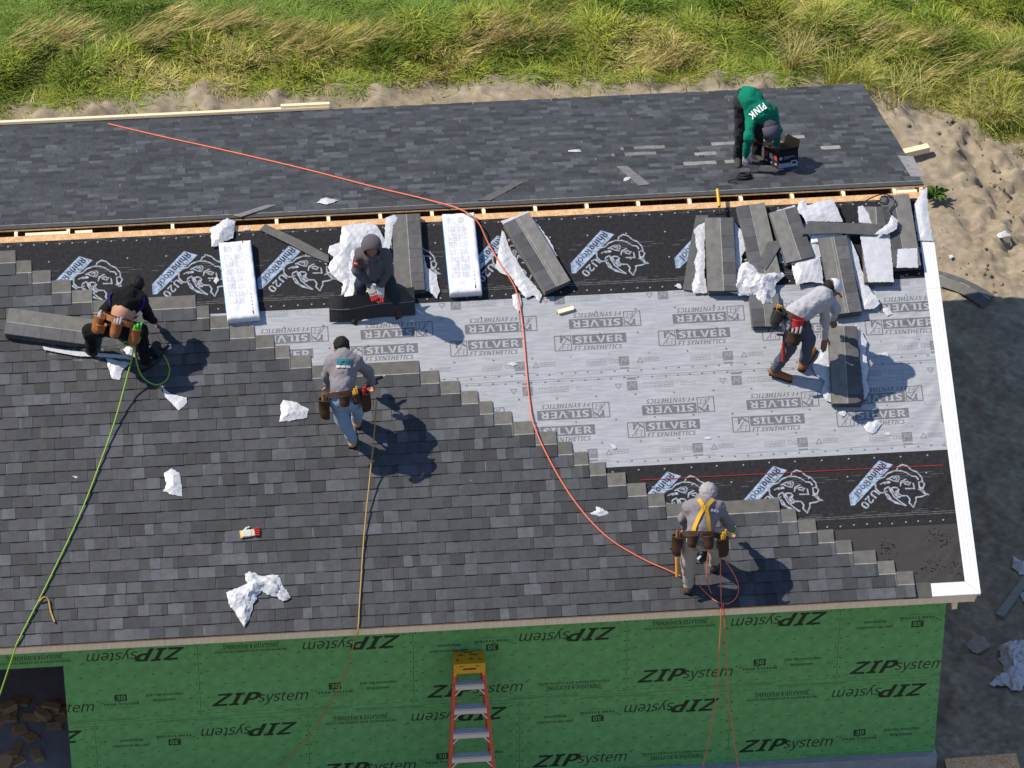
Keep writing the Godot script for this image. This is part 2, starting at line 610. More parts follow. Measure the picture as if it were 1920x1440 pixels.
func emblem_print() -> ImageTexture:      # one repeat of the black sheet, with the banner and the horned-head drawing
	var p := Print.new(976, 976, 1.22, 1.22)
	var r := RandomNumberGenerator.new()
	r.seed = 77
	var b := [Vector2(0.069,0.426),Vector2(0.458,0.846),Vector2(0.613,0.781),Vector2(0.121,0.294),Vector2(0.072,0.291)]
	p.poly(b, 1)
	var d: Vector2 = (b[0] - b[1]).normalized()
	var ang := d.angle()
	var mid: Vector2 = (b[0] + b[1] + b[2] + b[3]) * 0.25
	p.text("Rhino", true, mid - d * 0.155, 0.27, 0.085, ang, 0.0, 2)
	p.text("Roof", false, mid + d * 0.13, 0.25, 0.085, ang, 0.0, 2)
	var u := [Vector2(0.303,0.357)]
	p.text("U20", true, u[0], 0.26, 0.095, ang, 0.0, 3)
	for ln in [[Vector2(0.381,0.522),Vector2(0.389,0.578),Vector2(0.445,0.614),Vector2(0.496,0.628),Vector2(0.538,0.671),Vector2(0.619,0.701),Vector2(0.698,0.696),Vector2(0.757,0.670),Vector2(0.813,0.622),Vector2(0.863,0.613),Vector2(0.881,0.578)],
			[Vector2(0.649,0.710),Vector2(0.666,0.749),Vector2(0.718,0.775),Vector2(0.771,0.755),Vector2(0.818,0.701),Vector2(0.876,0.669),Vector2(0.922,0.604),Vector2(0.928,0.547)],
			[Vector2(0.383,0.567),Vector2(0.384,0.487),Vector2(0.426,0.434),Vector2(0.475,0.431),Vector2(0.506,0.447)], [Vector2(0.441,0.541),Vector2(0.482,0.561),Vector2(0.542,0.569),Vector2(0.552,0.557),Vector2(0.491,0.547)],
			[Vector2(0.524,0.598),Vector2(0.596,0.634),Vector2(0.655,0.636),Vector2(0.669,0.607),Vector2(0.646,0.563),Vector2(0.592,0.578),Vector2(0.554,0.602)], [Vector2(0.599,0.606),Vector2(0.625,0.621),Vector2(0.643,0.603),Vector2(0.628,0.585)],
			[Vector2(0.668,0.505),Vector2(0.681,0.561),Vector2(0.742,0.586)], [Vector2(0.700,0.549),Vector2(0.760,0.557),Vector2(0.778,0.522)], [Vector2(0.719,0.531),Vector2(0.767,0.511),Vector2(0.789,0.544)], [Vector2(0.725,0.468),Vector2(0.824,0.462),Vector2(0.818,0.531)],
			[Vector2(0.476,0.448),Vector2(0.488,0.482),Vector2(0.529,0.502),Vector2(0.557,0.478),Vector2(0.545,0.444)], [Vector2(0.557,0.478),Vector2(0.588,0.493),Vector2(0.627,0.485),Vector2(0.646,0.461),Vector2(0.629,0.428)],
			[Vector2(0.476,0.448),Vector2(0.511,0.356),Vector2(0.587,0.295),Vector2(0.704,0.255)], [Vector2(0.537,0.479),Vector2(0.581,0.375),Vector2(0.647,0.303),Vector2(0.704,0.255)], [Vector2(0.509,0.413),Vector2(0.549,0.337),Vector2(0.616,0.294)],
			[Vector2(0.566,0.466),Vector2(0.593,0.408),Vector2(0.620,0.361),Vector2(0.671,0.381)], [Vector2(0.625,0.451),Vector2(0.638,0.405),Vector2(0.671,0.381),Vector2(0.730,0.377),Vector2(0.757,0.331),Vector2(0.745,0.286),Vector2(0.786,0.228),Vector2(0.825,0.304),Vector2(0.828,0.349),Vector2(0.898,0.357),Vector2(0.969,0.386)],
			[Vector2(0.605,0.441),Vector2(0.617,0.395),Vector2(0.645,0.362)], [Vector2(0.873,0.448),Vector2(0.922,0.434),Vector2(0.949,0.388),Vector2(0.978,0.375)], [Vector2(0.894,0.470),Vector2(0.902,0.424),Vector2(0.939,0.388)], [Vector2(0.883,0.538),Vector2(0.919,0.548),Vector2(0.946,0.512),Vector2(0.923,0.457),Vector2(0.884,0.470),Vector2(0.883,0.538)]]:
		p.line(ln, 0.017, 3)
	for yy in [0.13, 0.155, 1.09]:
		p.rect(0.0, yy, 1.22, yy + 0.006, 4)
	for yy in [0.60, 0.63, 0.66, 0.175, 0.195, 1.03, 1.05]:
		var x := r.randf() * 0.3
		while x < 1.15:
			var l := r.randf_range(0.04, 0.22)
			p.rect(x, yy, x + l, yy + 0.007, 5)
			x += l + r.randf_range(0.02, 0.25)
	return p.image([_lin(0.014, 0.014, 0.016), _lin(0.21, 0.27, 0.36), _lin(0.014, 0.014, 0.018), _lin(0.22, 0.245, 0.28), _lin(0.10, 0.105, 0.115), _lin(0.06, 0.063, 0.07)], noise_image(256, 0.02, 9), 0.5)

func panel_print() -> ImageTexture:      # one 2.44 x 1.22 m sheathing panel
	var p := Print.new(1220, 610, 2.44, 1.22)
	var r := RandomNumberGenerator.new()
	r.seed = 12
	p.text("ZIP", true, Vector2(0.42, 0.255), 0.50, 0.195, 0, 0.45, 1)
	p.text("system", false, Vector2(0.945, 0.235), 0.56, 0.19, 0, 0.22, 1)
	p.rect(1.265, 0.325, 1.285, 0.34, 1)
	p.rect(1.47, 0.325, 1.61, 0.425, 1)
	p.text("30", true, Vector2(1.54, 0.375), 0.10, 0.07, 0, 0, 0)
	p.text("YEAR SYSTEM", true, Vector2(1.54, 0.275), 0.40, 0.035, 0, 0, 1)
	p.text("LIMITED WARRANTY", false, Vector2(1.54, 0.225), 0.34, 0.022, 0, 0, 2)
	p.text("Join the revolution.", true, Vector2(2.04, 0.39), 0.44, 0.06, 0, 0, 1)
	p.text("#zipsystem", true, Vector2(2.03, 0.305), 0.26, 0.06, 0, 0, 1)
	p.text("INSULATED R-SHEATHING", true, Vector2(0.60, 1.075), 0.62, 0.06, PI, 0, 1)
	p.rect(0.20, 1.035, 1.0, 1.04, 2)
	p.text("WATER-RESISTIVE & AIR BARRIER PROTECTION", true, Vector2(0.60, 1.00), 0.82, 0.033, PI, 0, 1)
	p.text("ZIP", true, Vector2(2.00, 1.02), 0.50, 0.195, PI, 0.45, 1)
	p.text("system", false, Vector2(1.475, 1.04), 0.56, 0.19, PI, 0.22, 1)
	p.rect(1.135, 0.93, 1.155, 0.945, 1)
	for row in 6:
		for colm in 12:
			var x := 0.10 + colm * 0.203
			var y := 0.10 + row * 0.203
			p.rect(x - 0.016, y, x + 0.016, y + 0.012, 2)
	for x in [0.025, 2.41]:
		for row in 8:
			p.rect(x - 0.008, 0.08 + row * 0.15, x + 0.008, 0.095 + row * 0.15, 1)
	for yy in [0.055, 1.165]:
		var x := 0.0
		while x < 2.4:
			p.rect(x, yy, x + 0.10, yy + 0.005, 2)
			x += 0.17
	small_lines(p, 0.95, 0.025, 0.8, 1, 0.03, 3, r)
	small_lines(p, 0.55, 1.19, 0.8, 1, 0.03, 3, r)
	return p.image([_lin(0.118, 0.325, 0.110), _lin(0.014, 0.030, 0.014), _lin(0.042, 0.12, 0.042), _lin(0.062, 0.175, 0.062)], noise_image(256, 0.012, 21), 0.14)

func wrapper_print() -> ImageTexture:      # printed face of a wrapped bundle, 0.36 x 1.0 m
	var p := Print.new(288, 800, 0.36, 1.0)
	var r := RandomNumberGenerator.new()
	r.seed = 5
	for blk in [[0.05, 0.93, 0.09], [0.17, 0.93, 0.07]]:
		small_lines(p, blk[0], blk[1], blk[2], 6, 0.013, 1, r)
	for i in 7:
		var y := 0.82 - i * 0.095
		p.rect(0.03, y + 0.022, 0.26, y + 0.026, 1)
		small_lines(p, 0.04, y, 0.10, 5, 0.014, 1, r)
		small_lines(p, 0.155, y, 0.10, 5, 0.014, 1, r)
	for i in 5:
		p.poly([Vector2(0.285, 0.30 - i * 0.045), Vector2(0.30, 0.315 - i * 0.045), Vector2(0.295, 0.285 - i * 0.045)], 2)
	p.rect(0.285, 0.045, 0.30, 0.09, 2)
	p.rect(0.26, 0.965, 0.275, 0.995, 2)
	return p.image([_lin(0.60, 0.615, 0.64), _lin(0.33, 0.34, 0.37), _lin(0.06, 0.06, 0.07)], noise_image(128, 0.03, 3), 0.08)

func vmat(tex: Texture2D, scale: float, rough: float, spec := 0.4) -> StandardMaterial3D:      # vertex colour times grain
	var m := StandardMaterial3D.new()
	m.vertex_color_use_as_albedo = true
	m.albedo_texture = tex
	m.uv1_triplanar = true
	m.uv1_world_triplanar = true
	m.uv1_scale = Vector3.ONE * scale
	m.roughness = rough
	m.metallic_specular = spec
	m.cull_mode = BaseMaterial3D.CULL_DISABLED
	return m

func pmat(r: float, g: float, b: float, rough: float, spec := 0.4, tex: Texture2D = null, scale := 3.0) -> StandardMaterial3D:
	var m := StandardMaterial3D.new()
	m.albedo_color = _lin(r, g, b)
	m.roughness = rough
	m.metallic_specular = spec
	m.cull_mode = BaseMaterial3D.CULL_DISABLED
	if tex != null:
		m.albedo_texture = tex
		m.uv1_triplanar = true
		m.uv1_scale = Vector3.ONE * scale
	return m

func tmat(tex: Texture2D, rough: float, spec := 0.4) -> StandardMaterial3D:
	var m := StandardMaterial3D.new()
	m.albedo_texture = tex
	m.roughness = rough
	m.metallic_specular = spec
	m.cull_mode = BaseMaterial3D.CULL_DISABLED
	return m

func make_materials() -> void:
	grain = grain_tex(256, 0.72, 1.0, 4)
	cloth_tex = grain_tex(128, 0.80, 1.0, 8, 0.2)
	M.shingle = vmat(grain_tex(256, 0.60, 1.0, 6, 0.55), 1.6, 0.72, 0.5)
	M.ground = vmat(grain_tex(512, 0.66, 1.0, 15, 0.55), 0.7, 0.95, 0.2)
	M.tint = vmat(grain, 2.0, 0.8, 0.3)
	M.silver = tmat(silver_print(), 0.5, 0.5)
	M.black_sheet = tmat(emblem_print(), 0.72, 0.3)
	M.membrane = pmat(0.042, 0.038, 0.038, 0.75, 0.4, grain, 1.2)
	M.panel = tmat(panel_print(), 0.6, 0.35)
	M.osb = pmat(1, 1, 1, 0.85, 0.2, flake_tex(3), 1.0)
	M.wood = pmat(1, 1, 1, 0.8, 0.25, wood_tex(_lin(0.84, 0.72, 0.51), _lin(0.74, 0.58, 0.38), 2), 2.0)
	M.wood2 = pmat(1, 1, 1, 0.8, 0.25, wood_tex(_lin(0.52, 0.36, 0.20), _lin(0.36, 0.22, 0.11), 7), 3.0)
	M.trim = pmat(0.66, 0.67, 0.69, 0.4, 0.5, grain_tex(128, 0.9, 1.0, 2), 1.0)
	M.film = pmat(0.50, 0.515, 0.545, 0.36, 0.5, grain_tex(128, 0.86, 1.0, 13, 0.6), 2.5)
	M.film.backlight_enabled = true
	M.film.backlight = Color(0.12, 0.12, 0.13)
	M.wrapper = tmat(wrapper_print(), 0.4, 0.5)
	M.cap = pmat(0.21, 0.215, 0.225, 0.6)
	M.concrete = pmat(0.40, 0.40, 0.41, 0.85, 0.3, grain, 0.8)
	M.dark_wood = pmat(0.16, 0.10, 0.06, 0.85, 0.2, grain, 1.0)
	M.metal = pmat(0.55, 0.56, 0.58, 0.35, 0.5)
	M.metal.metallic = 0.6
	M.orange_rail = pmat(0.74, 0.105, 0.040, 0.5, 0.5, grain, 3.0)
	M.yellow = pmat(0.80, 0.42, 0.015, 0.5, 0.5, grain, 4.0)
	M.black = pmat(0.016, 0.016, 0.018, 0.55, 0.4, grain, 3.0)
	M.red = pmat(0.42, 0.018, 0.016, 0.6, 0.4, cloth_tex, 6.0)
	M.skin = pmat(0.36, 0.19, 0.12, 0.6, 0.4)
	M.skin_dark = pmat(0.16, 0.075, 0.045, 0.6, 0.4)
	M.hair = pmat(0.010, 0.009, 0.009, 0.7, 0.3)
	M.leather_dark = pmat(0.060, 0.032, 0.020, 0.75, 0.3, grain, 6.0)
	M.leather_tan = pmat(0.34, 0.125, 0.035, 0.65, 0.4, grain, 6.0)
	M.rubber = pmat(0.012, 0.012, 0.013, 0.7, 0.3)
	M.glove = pmat(0.62, 0.58, 0.50, 0.9, 0.2, cloth_tex, 8.0)
	M.hose = pmat(0.60, 0.14, 0.075, 0.5, 0.4)
	M.green_rope = pmat(0.26, 0.42, 0.05, 0.75, 0.3, cloth_tex, 20.0)
	M.tan_rope = pmat(0.42, 0.27, 0.08, 0.8, 0.3, cloth_tex, 20.0)
	M.blue = pmat(0.04, 0.26, 0.55, 0.5, 0.4)
	M.white_paint = pmat(0.75, 0.75, 0.75, 0.5)
	M.bright_green = pmat(0.06, 0.50, 0.05, 0.6)
	M.boot_tan = pmat(0.42, 0.30, 0.17, 0.8, 0.3, grain, 6.0)
	M.boot_tan2 = pmat(0.30, 0.125, 0.040, 0.8, 0.3, grain, 6.0)
	M.boot_brown = pmat(0.085, 0.060, 0.042, 0.8, 0.3, grain, 6.0)
	M.boot_grey = pmat(0.06, 0.058, 0.06, 0.8, 0.3, grain, 6.0)
	M.glove_grey = pmat(0.50, 0.45, 0.43, 0.9, 0.2, cloth_tex, 8.0)
	M.skin_mid = pmat(0.22, 0.11, 0.07, 0.6, 0.4)
	M.orange_grip = pmat(0.60, 0.24, 0.02, 0.5, 0.4)
	M.webbing = pmat(0.66, 0.38, 0.03, 0.8, 0.3, cloth_tex, 20.0)
	M.pale_board = pmat(1, 1, 1, 0.8, 0.25, wood_tex(_lin(0.74, 0.62, 0.44), _lin(0.62, 0.48, 0.30), 17), 2.0)
	M.old_board = pmat(0.30, 0.30, 0.26, 0.9, 0.2, grain, 2.0)
	M.kraft = pmat(0.34, 0.30, 0.26, 0.9, 0.2, grain, 2.0)

func _ready() -> void:
	# ---- camera: a long lens from the air, about 52 m off
	var yaw := 0.084332
	var pitch := 0.70144
	var roll := 0.0030336
	var fwd := Vector3(sin(yaw) * cos(pitch), -sin(pitch), -cos(yaw) * cos(pitch))
	var r0 := Vector3(cos(yaw), 0, sin(yaw))
	var u0 := r0.cross(fwd)
	var cam := Camera3D.new()
	cam.name = "camera"
	add_child(cam)
	cam.transform = Transform3D(Basis(r0 * cos(roll) + u0 * sin(roll), u0 * cos(roll) - r0 * sin(roll), -fwd), Vector3(-8.262, 39.186, 38.826))
	cam.fov = 9.331
	cam.near = 1.0
	cam.far = 2000.0
	cam.current = true
	# ---- clear sky, sun high on the left and a little behind the house
	var sky_mat := ProceduralSkyMaterial.new()
	sky_mat.sky_top_color = Color(0.46, 0.565, 0.74)
	sky_mat.sky_horizon_color = Color(0.70, 0.765, 0.83)
	sky_mat.sky_curve = 0.12
	sky_mat.ground_horizon_color = Color(0.45, 0.45, 0.40)
	sky_mat.ground_bottom_color = Color(0.30, 0.28, 0.22)
	sky_mat.sun_angle_max = 1.0
	var sky := Sky.new()
	sky.sky_material = sky_mat
	var env := Environment.new()
	env.background_mode = Environment.BG_SKY
	env.sky = sky
	env.background_energy_multiplier = 0.92
	env.tonemap_mode = Environment.TONE_MAPPER_LINEAR
	env.tonemap_exposure = 1.40
	env.sdfgi_enabled = true
	env.ssao_enabled = true
	env.ssil_enabled = true
	var we := WorldEnvironment.new()
	we.name = "daylight"
	we.environment = env
	add_child(we)
	var sun := DirectionalLight3D.new()
	sun.name = "sun"
	add_child(sun)
	sun.look_at_from_position(Vector3.ZERO, Vector3(0.75, -1.0, 0.2), Vector3.UP)
	sun.light_energy = 1.6
	sun.light_color = Color(1.0, 0.955, 0.89)
	sun.light_angular_distance = 0.5
	sun.shadow_enabled = true
	# ---- the place
	rng.seed = 20240
	nz.seed = 3
	nz.frequency = 1.0
	nz.fractal_octaves = 3
	make_materials()
	print("materials ", Time.get_ticks_msec())
	build_ground()
	print("ground ", Time.get_ticks_msec())
	build_house()
	print("house ", Time.get_ticks_msec())
	build_things()
	print("things ", Time.get_ticks_msec())
	build_people()
	print("people ", Time.get_ticks_msec())

# ---------- ground, grass ----------
var edge_pts := [Vector2(-10.941,-13.629),Vector2(-10.207,-13.522),Vector2(-9.546,-13.494),Vector2(-9.015,-13.550),Vector2(-8.913,-13.801),Vector2(-8.506,-13.830),Vector2(-7.993,-13.666),Vector2(-7.481,-13.526),Vector2(-6.817,-13.498),Vector2(-6.442,-13.592),Vector2(-5.777,-13.564),Vector2(-5.399,-13.671),Vector2(-4.740,-13.531),Vector2(-4.066,-13.602),Vector2(-3.548,-13.561),Vector2(-3.111,-13.451),Vector2(-2.076,-13.369),Vector2(-1.400,-13.415),Vector2(-0.577,-13.424),Vector2(0.612,-13.355),Vector2(1.201,-13.283),Vector2(1.462,-13.014),Vector2(1.728,-12.795),Vector2(2.133,-12.517),Vector2(2.458,-12.222),Vector2(2.776,-11.893),Vector2(3.070,-11.664)]
var gn := FastNoiseLite.new()
var gf := FastNoiseLite.new()

func grass_edge(x: float) -> float:      # z where the grass begins behind and beside the house
	if x <= edge_pts[0].x:
		return edge_pts[0].y
	for i in edge_pts.size() - 1:
		if x <= edge_pts[i + 1].x:
			var t: float = (x - edge_pts[i].x) / maxf(edge_pts[i + 1].x - edge_pts[i].x, 0.01)
			return lerpf(edge_pts[i].y, edge_pts[i + 1].y, clampf(t, 0, 1)) - (0.28 if x < 0.5 else 0.1)
	return edge_pts[edge_pts.size() - 1].y + (x - edge_pts[edge_pts.size() - 1].x) * 0.35

func ground_y(x: float, z: float) -> float:
	if absf(x + 3.0) > 40.0 or absf(z + 6.0) > 40.0:
		return 0.0
	var y := gn.get_noise_2d(x * 0.9, z * 0.9) * 0.05 + gn.get_noise_2d(x * 5.0 + 9.0, z * 5.0) * 0.018
	var fine := gf.get_noise_2d(x * 9.0, z * 9.0)
	y += fine * 0.012
	if z > -9.5 and x > -0.2:
		y += 0.10 * smoothstep(-9.5, -8.0, z) * absf(gn.get_noise_2d(x * 4.6 + 31.0, z * 4.6 + 5.0 + 0.6 * x)) + 0.012 * gf.get_noise_2d(x * 16.0, z * 16.0)
	var d := grass_edge(x) - z
	# loose heaped soil beside the grass
	var heap := smoothstep(-1.6, -0.2, d) * (1.0 - smoothstep(-0.1, 0.5, d))
	y += heap * (0.05 + 0.20 * maxf(0.0, gn.get_noise_2d(x * 2.6 + 40.0, z * 2.6)) + 0.03 * fine)
	if x > 1.0 and z < -7.0 and z > -13.0:
		var c := smoothstep(1.6, 2.4, x) * smoothstep(-13.0, -11.5, z) * (1.0 - smoothstep(-9.6, -8.8, z))
		y += c * (0.16 * gn.get_noise_2d(x * 2.6, z * 2.6 + 70.0) + 0.07 * fine + 0.05 * gf.get_noise_2d(x * 20.0, z * 20.0) - 0.10 * absf(gn.get_noise_2d(x * 5.0 + 3.0, z * 5.0)))
	if d > 0.0:
		y += 0.25 * smoothstep(0.0, 1.3, d) + smoothstep(0.0, 0.6, d) * 0.14 * gn.get_noise_2d(x * 1.7 + 11.0, z * 1.7)
	return y

func build_ground() -> void:
	gn.seed = 5
	gn.frequency = 0.5
	gn.fractal_octaves = 3
	gf.seed = 9
	gf.frequency = 0.5
	gf.fractal_octaves = 2
	var xs := [-600.0, -200.0, -80.0, -40.0, -25.0, -18.0, -15.0, -13.0]
	var x := -12.0
	while x < 5.2:
		xs.append(x)
		x += 0.06 if x < 0.0 else 0.045
	xs.append_array([6.0, 8.0, 12.0, 20.0, 34.0, 80.0, 200.0, 600.0])
	var zs := [-600.0, -200.0, -90.0, -46.0, -30.0, -24.0, -21.0, -19.5, -18.5]
	var z := -18.0
	while z < 1.6:
		zs.append(z)
		z += 0.06 if z < -13.6 else (0.045 if z > -13.6 else 0.06)
	zs.append_array([2.2, 3.0, 4.5, 7.0, 11.0, 18.0, 30.0, 60.0, 150.0, 600.0])
	var st := mb()
	var sand := Color(0.395, 0.335, 0.245)
	var sand2 := Color(0.275, 0.230, 0.168)
	var soil := Color(0.075, 0.075, 0.028)
	var lawn := Color(0.075, 0.135, 0.022)
	for zz: float in zs:
		for xx: float in xs:
			var d := grass_edge(xx) - zz + 0.18 * gn.get_noise_2d(xx * 6.0, zz * 6.0)
			var c := sand.lerp(sand2, clampf(0.5 + 0.9 * gn.get_noise_2d(xx * 3.0 + 7.0, zz * 3.0) + 0.5 * gf.get_noise_2d(xx * 14.0, zz * 14.0), 0, 1))
			if d > 0.0:
				c = c.lerp(soil, smoothstep(0.0, 0.2, d))
				var lw := lawn_edge(xx) - zz
				if lw > 0.0:
					c = c.lerp(lawn, smoothstep(0.0, 0.3, lw))
			st.set_color(c)
			st.set_uv(Vector2(xx, zz))
			st.add_vertex(Vector3(xx, ground_y(xx, zz), zz))
	var nx := xs.size()
	for j in zs.size() - 1:
		for i in nx - 1:
			var a := j * nx + i
			for q in [a, a + 1, a + nx + 1, a, a + nx + 1, a + nx]:
				st.add_index(q)
	st.generate_normals()
	var g := part("ground", st.commit(), M.ground, self)
	g.set_meta("kind", "structure")
	build_grass()

func lawn_edge(x: float) -> float:      # z beyond which the grass is mown
	return -14.85 - 0.055 * (x + 11.0) - 0.75 * smoothstep(-4.5, -1.0, x) + 0.12 * gn.get_noise_2d(x * 3.0, 3.0)

func tuft(blades: int, spread: float, bend: float, width: float, seed_: int) -> ArrayMesh:
	var r := RandomNumberGenerator.new()
	r.seed = seed_
	var st := mb()
	for i in blades:
		var a := r.randf() * TAU
		var o := Vector3(cos(a), 0, sin(a)) * spread * sqrt(r.randf())
		var dir := Vector3(cos(a + r.randf_range(-0.9, 0.9)), 0, sin(a + r.randf_range(-0.9, 0.9)))
		var h := r.randf_range(0.55, 1.0)
		var b := bend * r.randf_range(0.3, 1.2)
		var side := Vector3(-dir.z, 0, dir.x).rotated(Vector3.UP, r.randf_range(-1.2, 1.2)) * width * r.randf_range(0.6, 1.2)
		var tone := r.randf_range(0.72, 1.15)
		var col := Color(tone * r.randf_range(0.9, 1.15), tone, tone * r.randf_range(0.8, 1.0))
		var p := [o, o + Vector3.UP * h * 0.45 + dir * b * 0.12, o + Vector3.UP * h * 0.80 + dir * b * 0.48, o + Vector3.UP * h * 0.92 + dir * b]
		var w := [1.0, 0.85, 0.55, 0.0]
		for k in 3:
			var a0: Vector3 = p[k] - side * w[k]
			var a1: Vector3 = p[k] + side * w[k]
			var b0: Vector3 = p[k + 1] - side * w[k + 1]
			var b1: Vector3 = p[k + 1] + side * w[k + 1]
			var n := (a1 - a0).cross(b0 - a0).normalized()
			if n.y < 0.0:
				n = -n
			tri(st, a0, b0, a1, n, col)
			if k < 2:
				tri(st, a1, b0, b1, n, col)
	return st.commit()

func scatter(called: String, label: String, mesh: Mesh, spots: Array, cols: Array) -> void:
	var mm := MultiMesh.new()
	mm.transform_format = MultiMesh.TRANSFORM_3D
	mm.use_colors = true
	mm.mesh = mesh
	mm.instance_count = spots.size()
	for i in spots.size():
		mm.set_instance_transform(i, spots[i])
		mm.set_instance_color(i, cols[i])
	var o := MultiMeshInstance3D.new()
	o.multimesh = mm
	o.material_override = M.blade
	o.name = numbered(called)
	add_child(o, true)
	tag(o, label, "grass")
	o.set_meta("kind", "stuff")

func build_grass() -> void:
	var m := StandardMaterial3D.new()
	m.vertex_color_use_as_albedo = true
	m.roughness = 0.7
	m.metallic_specular = 0.25
	m.cull_mode = BaseMaterial3D.CULL_DISABLED
	m.backlight_enabled = true
	m.backlight = Color(0.25, 0.27, 0.10)
	M.blade = m
	var r := RandomNumberGenerator.new()
	r.seed = 99
	var cn := FastNoiseLite.new()
	cn.seed = 41
	cn.frequency = 0.55
	cn.fractal_octaves = 3
	var green := Color(0.150, 0.240, 0.034)
	var yell := Color(0.32, 0.355, 0.060)
	var straw := Color(0.52, 0.42, 0.21)
	var spots := [[], [], [], []]
	var cols := [[], [], [], []]
	var n := 27000
	for i in n:
		var x := r.randf_range(-12.6, 5.4)
		var z := r.randf_range(-18.0, -10.8)
		var d := grass_edge(x) - z + 0.30 * cn.get_noise_2d(x * 5.0, z * 5.0)
		if d < 0.0:
			if r.randf() > 0.012 or d < -0.7 or x > 0.6:
				continue
		var lw := lawn_edge(x) - z
		var clump := clampf(cn.get_noise_2d(x * 2.4, z * 3.0) * 0.75 + 0.5, 0.0, 1.0)
		var dry := clampf(cn.get_noise_2d(x * 0.9 + 50.0, z * 1.4) * 1.3 + 0.34 + 0.25 * (smoothstep(0.2, 0.0, absf(lw + 0.55)) if x < -3.0 else 0.0), 0, 1)
		if d < 0.35:
			dry = minf(1.0, dry + 0.25)
		var g := green.lerp(yell, clampf(dry * 1.4 + r.randf_range(-0.25, 0.25), 0, 1))
		if r.randf() < smoothstep(0.6, 1.0, dry) * 0.6 + 0.05:
			g = straw.lerp(yell, r.randf() * 0.5)
		g = g * r.randf_range(0.75, 1.25)
		var kind := r.randi() % 3
		var h := lerpf(0.07, 0.42, clump * clump * clump) * r.randf_range(0.7, 1.25) * smoothstep(-0.1, 0.9, d + 0.2)
		h = maxf(h, 0.07)
		var tilt := 0.32 * cn.get_noise_2d(x * 1.1 + 90.0, z * 1.1)
		if lw > 0.0:
			h = r.randf_range(0.05, 0.09)
			g = Color(0.185, 0.275, 0.055) * r.randf_range(0.8, 1.2)
			tilt = 0.0
			kind = 3
		var b := Basis(Vector3.UP, r.randf() * TAU)
		b = Basis(Vector3(0, 0, 1), -tilt) * Basis(Vector3(1, 0, 0), 0.5 * cn.get_noise_2d(x * 1.3 + 20.0, z * 1.3 + 33.0)) * b
		var wsc := lerpf(0.16, 0.36, clump)
		spots[kind].append(Transform3D(b * Basis.from_scale(Vector3(wsc, h, wsc) if kind < 3 else Vector3(0.3, h, 0.3)), Vector3(x, ground_y(x, z) - 0.015, z)))
		cols[kind].append(g)
	scatter("tall_grass", "broad uneven tall grass bank behind the house", tuft(20, 0.42, 0.75, 0.018, 1), spots[0], cols[0])
	scatter("leaning_grass", "longer leaning blades among the grass bank", tuft(18, 0.40, 1.15, 0.016, 2), spots[1], cols[1])
	scatter("short_weeds", "low leafy weeds between the tall grass", tuft(20, 0.5, 0.6, 0.028, 3), spots[2], cols[2])
	scatter("mown_grass", "evenly mown green lawn beyond the tall grass", tuft(24, 0.6, 0.5, 0.018, 4), spots[3], cols[3])
	# long dry stems hanging over in swathes
	var ds := []
	var dc := []
	for sw in [Vector2(-10.100,-15.247),Vector2(-8.981,-15.095),Vector2(-7.780,-15.192),Vector2(-7.184,-15.080),Vector2(-10.326,-15.010),Vector2(-8.451,-15.309),Vector2(-6.750,-14.727),Vector2(-3.738,-14.871),Vector2(-3.455,-14.656),Vector2(-1.710,-14.073),Vector2(1.327,-14.277),Vector2(2.312,-13.313),Vector2(2.549,-12.920),Vector2(0.594,-13.324),Vector2(-4.202,-14.716),Vector2(-5.995,-14.858),Vector2(2.944,-13.514),Vector2(0.297,-14.487),Vector2(1.887,-13.978)]:
		for i in 26:
			var p := Vector2(sw.x + r.randfn(0, 0.28), sw.y + r.randfn(0, 0.14))
			if grass_edge(p.x) - p.y < 0.1:
				continue
			var b := Basis(Vector3(0, 0, 1), -0.7 + 0.4 * cn.get_noise_2d(sw.x * 2.0, 1.0)) * Basis(Vector3(1, 0, 0), r.randf_range(0.1, 0.7)) * Basis(Vector3.UP, r.randf() * TAU)
			ds.append(Transform3D(b * Basis.from_scale(Vector3(0.22, r.randf_range(0.4, 0.7), 0.22)), Vector3(p.x, ground_y(p.x, p.y), p.y)))
			dc.append(straw.lerp(yell, r.randf() * 0.35) * r.randf_range(0.8, 1.2))
	scatter("dry_grass", "straw coloured dry stems drooping over the green grass", tuft(12, 0.25, 0.9, 0.012, 6), ds, dc)
	# big arching tussocks at the edge of the sand
	var ti := 0
	for p in [Vector2(2.724,-12.485),Vector2(3.020,-12.339),Vector2(1.632,-12.979),Vector2(0.818,-13.293),Vector2(0.069,-13.854)]:
		var ts := mb()
		for k in 7:
			var o := Vector3(r.randfn(0, 0.16), 0, r.randfn(0, 0.12))
			ts.append_from(tuft(34, 0.22, 0.85, 0.008, 60 + ti * 9 + k), 0, Transform3D(Basis(Vector3.UP, r.randf() * TAU) * Basis.from_scale(Vector3(0.55, r.randf_range(0.45, 0.7), 0.55)), o))
		var tm := StandardMaterial3D.new()
		tm.vertex_color_use_as_albedo = true
		tm.albedo_color = (yell if ti % 2 else yell.lerp(straw, 0.45)).linear_to_srgb()
		tm.roughness = 0.7
		tm.cull_mode = BaseMaterial3D.CULL_DISABLED
		var tn := thing("grass_tussock", ["large straw tinted tussock beside dug sand", "green tussock hanging over the dug sand", "yellowish tussock near the back roof corner", "green tussock just behind the back roof corner", "low straw tinted tussock behind green shirted worker"][ti], "plant", at(Vector3(p.x, ground_y(p.x, p.y) - 0.02, p.y)), "tussocks in the grass bank")
		part("blades", ts.commit(), tm, tn)
		ti += 1
	# one leafy weed growing in the sand by the gable
	var w := thing("leafy_weed", "small green weed growing in bare sand beside the gable end", "plant", at(Vector3(1.661,0.050,-10.806)))
